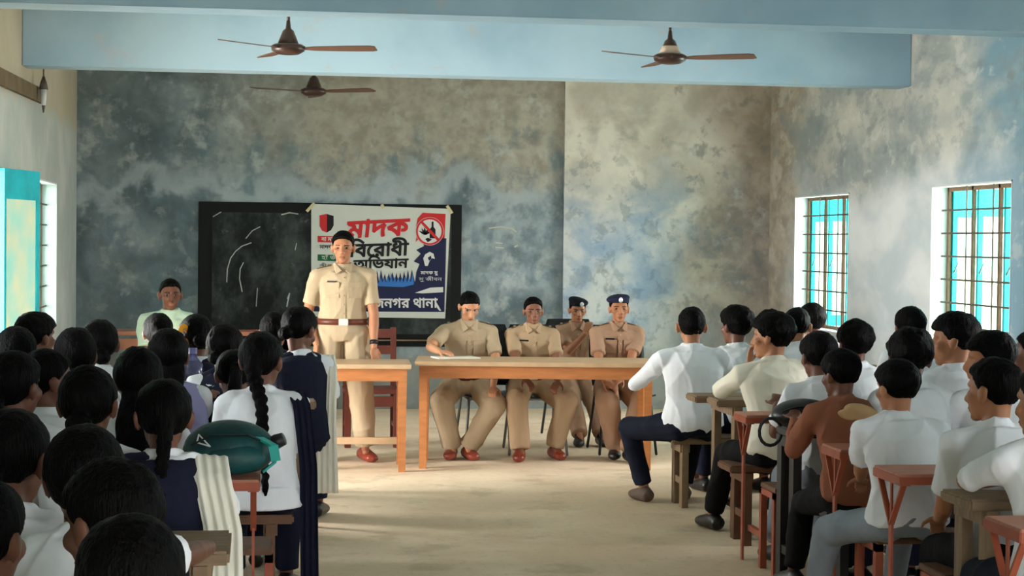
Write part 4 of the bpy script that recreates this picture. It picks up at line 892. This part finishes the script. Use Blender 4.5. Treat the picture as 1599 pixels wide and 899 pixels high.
# writing officer
def seated_off(lab, px, py, Y, head, wr, hnd, feet, knees, skin, m, hair='short', seed=1, hat=None, shoe=None, lean=8, badge=1, pole=None, wid=1.1, seat=0.45, k=None, curl=0.5, shift=(0, 0)):
    loc, top = place(px, py, Y); o, f = person(lab, loc, PI, top, seat, head, lean, 6, wrists=off_w(loc, wr), hands=hnd, feet=[tuple(q) for q in off_w(loc, feet)], knees=knees, elbows=pole, skin=skin, shirt=m, shirt_hem='in', pants=m,
        shoe=shoe or M_SHOE, socks=M_SOCK, hair=hair, face=True, vox=0.006, seed=seed, wid=wid, k=k, lw=1.3, curl=curl, shift=shift)
    uniform(o, f, badge, m); return o, f
def fl(x, y, Y, z=0.085): p = at(x, y, Y); return (p[0], p[1], z)
# note: list order is (person's left of picture is index 1) -> wrists[0] is the local -x side, which shows on the picture's right
o, f = seated_off('seated police officer looking down and writing on a notebook at the long table', 733, 455, 13.42, (10, -30, 0),
    [at(770, 604, 13.2), at(686, 549, 13.05)], (((0.2, 1, -0.4), (0, 0.3, 1)), ((-0.9, 0.5, -0.1), (0, 0.2, 1))), [fl(731, 712, 13.22), fl(705, 712, 13.25)], ((-0.75, 1, 0.8), (0.5, 1, 0.8)), M_SK3, M_KHAKI2, seed=21, lean=10, badge=0, pole=((-1, -0.3, -0.3), (1, -0.2, -0.4)), wid=1.16)
o, f = seated_off('seated police officer with dark face and open collar, bareheaded at middle of long table', 833, 463, 13.45, (0, -2, 0),
    [at(872, 600, 13.15), at(822, 602, 13.1)], (((0.5, 0.8, -0.5), (0, 0.4, 1)), ((-0.5, 0.8, -0.5), (0, 0.4, 1))), [fl(866, 712, 13.2), fl(812, 714, 13.1)], ((-0.6, 1, 0.8), (0.3, 1, 0.8)), mat('deep brown skin', (124, 82, 62), 0.45), M_KHAKI, seed=22, lean=4, badge=2)
hb = f['H'] + f['R'] @ np.array((0, 0, 0)); 
o, f = seated_off('police officer in black beret behind the others with hand held to his chin', 902, 464, 14.45, (2, -10, 0),
    [at(940, 560, 14.2), tuple(at(914, 521, 14.24))], (((0, 1, -0.2), (0, 0, 1)), ((-0.35, -0.1, 0.9), (0.2, 0.9, 0.2))), [fl(940, 705, 14.0), fl(905, 705, 14.0)], ((-0.3, 1, 0.8), (0.3, 1, 0.8)), M_SK1, M_TAN2, hair='short', seed=23, lean=12, badge=0, shoe=M_BSHOE, wid=1.05)
beret(o, f, M_BERET, -8, -0.02)
o, f = seated_off('smiling police officer in navy beret seated at the right end of the long table', 967, 459, 13.42, (-3, 0, 0),
    [at(966, 602, 13.12), at(945, 604, 13.1)], (((0.7, 0.6, -0.3), (0, 0.6, 1)), ((-0.7, 0.6, -0.3), (0, 0.6, 1))), [fl(984, 716, 12.98), fl(960, 712, 13.2)], ((-0.35, 1, 0.8), (0.35, 1, 0.8)), M_SK1, M_TAN2, seed=24, lean=3, shoe=M_BSHOE, badge=2, wid=1.08)
beret(o, f, mat('navy beret wool', (22, 26, 52), 0.85, bump=0.3, bscale=20), 10, 0.0)
# older man at the back left
loc, top = place(266, 433, 13.5)
o, f = person('older man in pale mint shirt seated facing the room at the left of the blackboard', loc, PI, top, 0.45, (10, -4, 0), 4, 6, wrists=((-0.1, 0.3, 0.6), (0.1, 0.3, 0.6)), skin=M_SK2, shirt=M_MINT, pants=M_JEANS, hair='crop', face=True, vox=0.007, seed=31, wid=1.05)
# ---- boys on the right
ST = 'boys in the right rows'
def boy(lab, x, y, Y, **kw):
    loc, top = place(x, y, Y); kw.setdefault('seat', 0.43); kw.setdefault('vox', 0.0095); kw.setdefault('skin', M_SK2); kw.setdefault('group', ST); kw.setdefault('hair', 'thick'); kw.setdefault('lean', 10); kw.setdefault('hs', 1.14)
    return person(lab, loc, kw.pop('rz', 0), top, **kw)
o, f = boy('boy in white shirt and dark navy jeans with a foot out in the aisle', 1080, 476, 10.78, head=(-8, 2, 0), pants=M_JEANS, hair='crop', lean=6, hunch=5, wid=1.12, seed=41, vox=0.008, sleeve='long', wrists=((-0.16, 0.28, 0.82), (0.15, 0.30, 0.82)),
    elbows=((-0.8, -0.4, -0.5), (0.8, -0.4, -0.5)), feet=((-0.24, 0.20, 0.085), (0.02, 0.22, 0.085)), knees=((-0.9, 1, 0.8), (0.2, 1, 0.8)), shoe=mat('grey sandal', (92, 76, 66), 0.6), twist=-8, skin=M_SK1)
boy('boy in grey white shirt just right of the boy in dark jeans, head turned left', 1149, 478, 11.1, head=(25, 0, 0), hair='fluffy', seed=42, wid=1.0)
boy('boy in cream shirt and black trousers with his chin on his hand', 1205, 488, 9.52, head=(52, -2, 0), shirt=M_CREAM, pants=M_BLACKC, hair='fluffy', lean=16, seed=43, wid=1.15, vox=0.008, sleeve='half', skin=M_SK1, wrists=((-0.085, 0.13, 0.955), (0.1, 0.3, 0.8)), hands=(((0.05, -0.1, 1), (-0.8, 0.6, 0)), (None, None)), elbows=((-0.9, 0.3, -0.9), (0.6, -0.5, -0.6)),
    feet=((-0.22, 0.36, 0.085), (0.12, 0.3, 0.085)), knees=((-0.3, 1, 0.8), (0.2, 1, 0.8)), shift=(0.02, 0))
boy('boy with short hair seen between the cream shirt and the far right window', 1245, 477, 11.1, head=(-20, 0, 0), hair='crop', seed=44, skin=M_SK1)
boy('boy with the dark head against the reveal of the far right window', 1268, 473, 12.0, head=(0, 0, 0), hair='thick', seed=45)
boy('boy in white shirt and pale jeans partly behind the black bag', 1278, 518, 8.58, head=(10, -4, 0), pants=M_GJEANS, hair='thick', seed=46, lean=16, vox=0.0085, shift=(0.02, 0))
boy('boy with tousled hair in white shirt below the far right window', 1335, 501, 9.5, head=(5, 0, 0), hair='fluffy', seed=47)
o, f = boy('boy in brown shirt with a tan hood on his back', 1312, 545, 7.86, head=(25, -8, 0), shirt=M_BROWNC, pants=M_BLACKC, hair='thick', seed=48, lean=14, vox=0.0085, shift=(0.03, 0), sleeve='long')
c = f['spt'](0.90) + f['back'] * 0.10; mb = MB(); mb.ell(c + (0.05, -0.01, -0.005), (0.085, 0.030, 0.035), rot(0, 0, 14), 18, 10); mb.ell(c + (0.03, -0.015, -0.03), (0.10, 0.022, 0.03), rot(0, 0, 14), 18, 10); link('hood', remesh(mb, 'hood', M_TANC, 0.007, 2), o)
boy('boy with tousled hair in white shirt, between the tan hood and the profile boy', 1422, 514, 7.85, head=(-20, -2, 0), hair='fluffy', seed=49)
boy('boy whose round dark head rises at the left edge of the near window', 1421, 479, 10.75, head=(0, 0, 0), hair='thick', seed=50)
boy('boy looking left with his head against the lower left of the near window', 1490, 487, 8.55, head=(60, -4, 0), hair='thick', seed=51, skin=M_SK1)
boy('boy in profile below the near window, behind the boy with cropped neck hair', 1545, 517, 7.8, head=(68, -4, 0), hair='thick', seed=52, skin=M_SK1)
boy('boy in pale grey jeans whose full white back is seen behind a red desk', 1400, 561, 7.08, head=(22, -6, 0), pants=M_GJEANS, hair='thick', seed=53, lean=10, wid=1.1, vox=0.0085, skin=M_SK1, wrists=((-0.04, 0.30, 0.62), (0.2, 0.3, 0.8)), feet=((-0.24, 0.30, 0.085), (0.1, 0.3, 0.085)), knees=((-0.5, 1, 0.8), (0.2, 1, 0.8)), shift=(0.02, 0))
boy('boy in white shirt and black trousers with cropped neck hair leaning on his left arm', 1550, 557, 6.3, head=(35, -2, 0), pants=M_BLACKC, hair='short', seed=54, lean=14, wid=1.1, vox=0.0085, skin=M_SK1, wrists=((-0.10, 0.24, 0.58), (0.2, 0.3, 0.8)), shift=(0.03, 0))
boy('boy cut by the right edge with his arm folded over the grey plank desk', 1632, 568, 5.72, head=(30, -5, 0), pants=M_JEANS, hair='short', seed=55, lean=14, vox=0.008, skin=M_SK1, wrists=((0.0, 0.30, 0.80), (0.16, 0.34, 0.80)), elbows=((-1, 0.2, -0.2), (1, -0.2, 0)), sleeve='half')
boy('boy whose face shows as a sliver at the right edge', 1612, 515, 8.6, head=(50, 0, 0), hair='short', seed=56)
# ---- girls on the left
SG = 'girls in the left rows'
def girl(lab, x, y, Y, **kw):
    loc, top = place(x, y, Y); kw.setdefault('seat', 0.43); kw.setdefault('vox', 0.0095); kw.setdefault('skin', M_SK2); kw.setdefault('group', SG); kw.setdefault('hair', 'girl'); kw.setdefault('lean', 10); kw.setdefault('hs', 1.2); kw.setdefault('wid', 0.94)
    return person(lab, loc, kw.pop('rz', 0), top, **kw)
girl('girl farthest left in the front row, face turned right, head against the left window', 58, 487, 9.85, head=(-45, -2, 0), hair='thick', seed=61)
girl('girl with the low dark head cut by the left edge under the shutter', 26, 508, 8.5, head=(-10, 0, 0), tail='lowbun', seed=62)
girl('girl with dark head second from the left wall in the third row', 156, 497, 9.3, head=(10, 0, 0), tail='lowbun', seed=63)
girl('girl with wide dark hair in front of the left wall corner', 118, 511, 8.45, head=(5, 0, 0), tail='loose', hair='long', seed=64)
girl('girl with gathered hair and white collar in the centre of the left rows', 138, 568, 5.95, head=(-8, -4, 0), tail='lowbun', seed=65, vox=0.008)
girl('girl with an ear showing, head cut by the left edge in the middle rows', 24, 546, 6.6, head=(-30, -2, 0), tail='lowbun', seed=66)
girl('girl turning right with a lit cheek beside the left edge', 76, 543, 7.2, head=(-60, -4, 0), tail='lowbun', seed=67)
girl('girl with a small earring and white shirt cut by the left edge', 20, 636, 4.55, head=(-22, -10, 0), tail='lowbun', seed=68, vox=0.008, wid=1.0)
girl('girl with a smooth round dark head just above the girl with glinting tied hair', 132, 666, 4.35, head=(0, -8, 0), tail=None, seed=69, vox=0.008, wid=0.9, hair='bob', wrists=((-0.13, 0.26, 0.80), (0.33, 0.50, 0.80)), elbows=((-0.3, -0.5, -0.8), (0.8, -0.3, -0.2)), hands=((None, None), ((-0.8, 0.5, 0), (0, 0, 1))))
o, f = girl('girl with light glinting on her tied hair, face in profile to the left', 172, 713, 3.5, head=(48, -12, 0), tail='lowbun', seed=70, hs=1.16, vox=0.007, wid=1.0, vest=M_NAVY, face=True)
girl('girl nearest the camera, dark head cut by the bottom edge', 205, 803, 2.9, head=(-5, -12, 0), tail='loose', hair='long', seed=71, hs=1.1, vox=0.008, wid=0.95, seat=0.42, vest=M_NAVY, legs=False)
girl('girl whose cheek just enters at the left edge near the bottom', -28, 742, 3.6, head=(-25, -4, 0), tail='lowbun', seed=72)
o, f = girl('girl in navy tunic with a braid and a long white dupatta over her right shoulder', 256, 589, 5.82, head=(6, -10, 0), tail='braid', seed=73, vox=0.008, vest=M_NAVY, wid=1.0, wrists=((-0.13, 0.26, 0.80), (0.16, 0.26, 0.80)))
s_ = f['sh'][1]; drape('dupatta', M_OFFW, o, [s_ + (-0.01, 0.08, -0.02), s_ + (0.0, 0.01, 0.078), s_ + (0.015, -0.095, 0.01), s_ + (0.05, -0.13, -0.15), s_ + (0.06, -0.14, -0.50)], (0.12, 0.0, -0.01), 4, 0.004)
girl('girl with long loose hair left of the girl with the braid and navy tunic', 215, 542, 7.05, head=(12, -8, 0), tail='loose', hair='long', seed=74, vox=0.0085)
girl('girl with a small dark head in front of the older man', 247, 487, 11.0, head=(8, 0, 0), tail='bun', seed=75)
girl('girl in haze tinted vest with white sleeves and long dark hair', 262, 513, 8.5, head=(10, -4, 0), tail='loose', hair='long', seed=76, vest=M_LAVHAZE, shift=(0.10, 0), vox=0.0085)
o, f = girl('girl with a yellow scrunchie in her hair', 306, 489, 9.9, head=(12, -2, 0), tail='bun', seed=77, vest=M_NAVY)
p_ = f['H'] + np.array((-0.06, -0.105, 0.015)); mb = MB()
for i in range(16):
    a = 2 * PI * i / 16; b = 2 * PI * (i + 1) / 16; rr_ = 0.040 + 0.005 * (i % 2); mb.cap(p_ + (rr_ * math.cos(a) * 0.5, rr_ * math.cos(a) * 0.4, rr_ * math.sin(a) * 1.2), p_ + (rr_ * math.cos(b) * 0.5, rr_ * math.cos(b) * 0.4, rr_ * math.sin(b) * 1.2), 0.014, 0.014, 8)
link('scrunchie', remesh(mb, 'scrunchie', M_YEL, 0.006, 1), o)
girl('girl in navy tunic with broad white collar, head right of the yellow scrunchie', 352, 504, 9.25, head=(-20, -8, 0), tail='lowbun', seed=78, vest=M_NAVY)
girl('girl bending low with a bushy ponytail left of the long braid', 366, 545, 8.6, head=(5, -25, 0), tail='pony', seed=79, vest=M_NAVY, k=0.86)
o, f = girl('girl in white kurta with a long thick braid down her back and a navy dupatta', 409, 516, 7.95, head=(-22, -4, 0), tail='longbraid', seed=80, vox=0.008, wid=1.02, sleeve='half', legs=True, pants=M_NAVY, shift=(-0.0, 0))
s_ = f['sh'][1]; drape('dupatta', M_NAVY, o, [s_ + (-0.02, 0.09, 0.0), s_ + (-0.01, 0.02, 0.078), s_ + (0.02, -0.09, 0.015), s_ + (0.05, -0.12, -0.25), s_ + (0.055, -0.12, -0.55), s_ + (0.06, -0.12, -0.80)], (0.075, 0.0, 0.0), 3, 0.004, taper=1.05)
mb = MB(); rg = [(f['spt'](0.12), 0.165, 0.145), (f['spt'](0.0), 0.185, 0.165), (f['spt'](-0.1), 0.195, 0.175)]; mb.loft(rg, 24); link('kurta_skirt', remesh(mb, 'kurta_skirt', M_WHITE, 0.0095, 2), o)
girl('girl with a dark head against the blackboard, left of the girl beside the aisle', 429, 485, 11.0, head=(0, 0, 0), tail='lowbun', seed=81, vest=M_NAVY)
o, f = girl('girl beside the aisle looking down with an off white dupatta hanging at her right', 468, 478, 10.2, head=(-35, -22, 0), tail='lowbun', seed=82, vest=M_NAVY, vox=0.0085)
s_ = f['sh'][1]; drape('dupatta', M_OFFW, o, [s_ + (-0.02, 0.10, -0.02), s_ + (0.0, 0.03, 0.078), s_ + (0.01, -0.06, 0.0), s_ + (0.0, -0.10, -0.3), s_ + (0.01, -0.10, -0.70)], (0.10, 0.0, 0.0), 4, 0.004, taper=1.3)

# ------------------------------------------------------------ things on the desks
def backpack(name, label, c, size, m, m2, rz=0, logo=False, strap=True):
    r = empty(name, tuple(c), rz, label, 'bag'); a, b, h = size
    mb = MB(); mb.ell((0, 0, h * 0.52), (a / 2, b / 2, h * 0.52), None, 24, 14); mb.ell((-a * 0.2, 0, h * 0.42), (a * 0.32, b * 0.46, h * 0.42), None, 20, 12); mb.ell((a * 0.22, 0, h * 0.42), (a * 0.28, b * 0.44, h * 0.40), None, 20, 12)
    me = remesh(mb, 'bag_body', m, 0.008, 2); V = getv(me); V = V + (wob(V, 28, 5) * 0.006)[:, None] * nrm((0.3, -1, 0.5)); V[:, 2] = np.maximum(V[:, 2], 0.0); setv(me, V); bo = link('bag_body', me, r)
    mb = MB(); mb.ell((a * 0.05, -b * 0.40, h * 0.34), (a * 0.34, b * 0.16, h * 0.30), None, 20, 12); link('front_pocket', remesh(mb, 'front_pocket', m, 0.007, 2), r)
    P = [(-a * 0.42, -b * 0.36, h * 0.62), (-a * 0.2, -b * 0.42, h * 0.80), (a * 0.2, -b * 0.42, h * 0.80), (a * 0.44, -b * 0.30, h * 0.60)]
    mb = MB(); [mb.cap(p, q, 0.004, 0.004, 6) for p, q in zip(P[:-1], P[1:])]; mb.build('zipper', M_BLACKP, r)
    if strap:
        P = [(a * 0.30, -b * 0.25, h * 0.75), (a * 0.47, -b * 0.42, h * 0.60), (a * 0.50, -b * 0.45, h * 0.30), (a * 0.36, -b * 0.44, h * 0.10)]
        mb = MB(); [mb.bar(p, q, 0.035, 0.008) for p, q in zip(P[:-1], P[1:])]; mb.build('strap', m2, r)
        MB().loft([((a * 0.42, 0, h * 0.55), 0.02, 0.02), ((a * 0.52, -0.02, h * 0.62), 0.028, 0.028), ((a * 0.60, -0.03, h * 0.68), 0.024, 0.024)], 14).build('rolled_end', M_BLACKP, r, True)
    if logo:
        mb = MB(); Q = [(-a * 0.36, 0, h * 0.66), (-a * 0.22, 0, h * 0.60), (-a * 0.34, 0, h * 0.80), (-a * 0.36, 0, h * 0.66)]; Q = [(x, -b * 0.5 * math.sqrt(max(0.05, 1 - (2 * x / a) ** 2 - ((z / h - .52) / .52) ** 2)) - 0.006, z) for x, y, z in Q]
        [mb.cap(p, q, 0.003, 0.003, 6) for p, q in zip(Q[:-1], Q[1:])]; mb.build('emblem', PW, r)
    return r
M_TEALB = mat('dark teal nylon', (12, 70, 70), 0.5, bump=0.3, bscale=14, rgb2=(6, 40, 44), scale=5); M_TEALL = mat('bright teal strap', (20, 152, 142), 0.5)
p_ = at(362, 728, 6.68); backpack('backpack', 'teal backpack with a white outline mark lying on the red desk', (p_[0] - 0.01, 6.68, 0.753), (0.33, 0.26, 0.19), M_TEALB, M_TEALL, 0.05, True)
p_ = at(1245, 660, 8.25); backpack('shoulder_bag', 'black bag lying on the blackened wooden desk', (p_[0] + 0.03, 8.25, 0.752), (0.30, 0.22, 0.13), M_BLACKP, M_BLACKP, 0, False, False)
b_ = bpy.data.objects['shoulder_bag']; mb = MB(); P = [(-0.13 + 0.055 * math.cos(t) - 0.04, -0.03, -0.02 + 0.065 * math.sin(t) + 0.0) for t in np.linspace(0.5, 2 * PI - 0.3, 14)]; [mb.cap(p, q, 0.008, 0.008, 8) for p, q in zip(P[:-1], P[1:])]; mb.build('strap_loop', M_BLACKP, b_, True)
M_GLASS = mat('violet tinted clear plastic', (150, 150, 205), 0.08, spec=0.5, trans=0.75)
p_ = at(301, 585, 9.74); r = empty('water_bottle', (p_[0], 9.74, 0.751), 0, 'translucent violet water bottle standing behind the girl in the haze tinted vest', 'bottle')
MB().loft([((0, 0, 0), 0.048, 0.048), ((0, 0, 0.005), 0.052, 0.052), ((0, 0, 0.07), 0.052, 0.052), ((0, 0, 0.08), 0.047, 0.047), ((0, 0, 0.09), 0.052, 0.052), ((0, 0, 0.17), 0.052, 0.052), ((0, 0, 0.205), 0.022, 0.022), ((0, 0, 0.225), 0.019, 0.019)], 28).build('bottle_body', M_GLASS, r, True); r.scale = (1.05, 1.05, 1.12)
MB().loft([((0, 0, 0.222), 0.022, 0.022), ((0, 0, 0.25), 0.022, 0.022)], 24).build('bottle_cap', mat('violet cap', (120, 116, 170), 0.4), r)
p_ = at(443, 612, 10.6); r = empty('pencil_box', (p_[0] + 0.01, 10.6, 0.753), 0.15, 'clear pencil box with a pink lid on the front red desk of the left rows', 'box')
MB().box(-0.075, 0.075, -0.05, 0.05, 0, 0.05).build('box_body', mat('cloudy clear plastic', (190, 190, 196), 0.2, trans=0.3), r, bevel=0.006); MB().box(-0.079, 0.079, -0.054, 0.054, 0.048, 0.07).build('box_lid', mat('pink plastic lid', (206, 52, 84), 0.4), r, bevel=0.006)
p_ = at(438, 600, 10.68); r = empty('drinking_bottle', (p_[0], 10.685, 0.753), 0, 'small clear bottle with upright neck behind the pink lidded box', 'bottle')
MB().loft([((0, 0, 0), 0.03, 0.03), ((0, 0, 0.10), 0.03, 0.03), ((0, 0, 0.13), 0.013, 0.013), ((0, 0, 0.17), 0.012, 0.012)], 20).build('bottle_body', mat('clear bottle plastic', (200, 204, 206), 0.1, trans=0.7), r, True); MB().loft([((0, 0, 0.168), 0.014, 0.014), ((0, 0, 0.185), 0.014, 0.014)], 20).build('bottle_cap', M_REVEAL, r)
bpy.data.objects.remove(TMP)
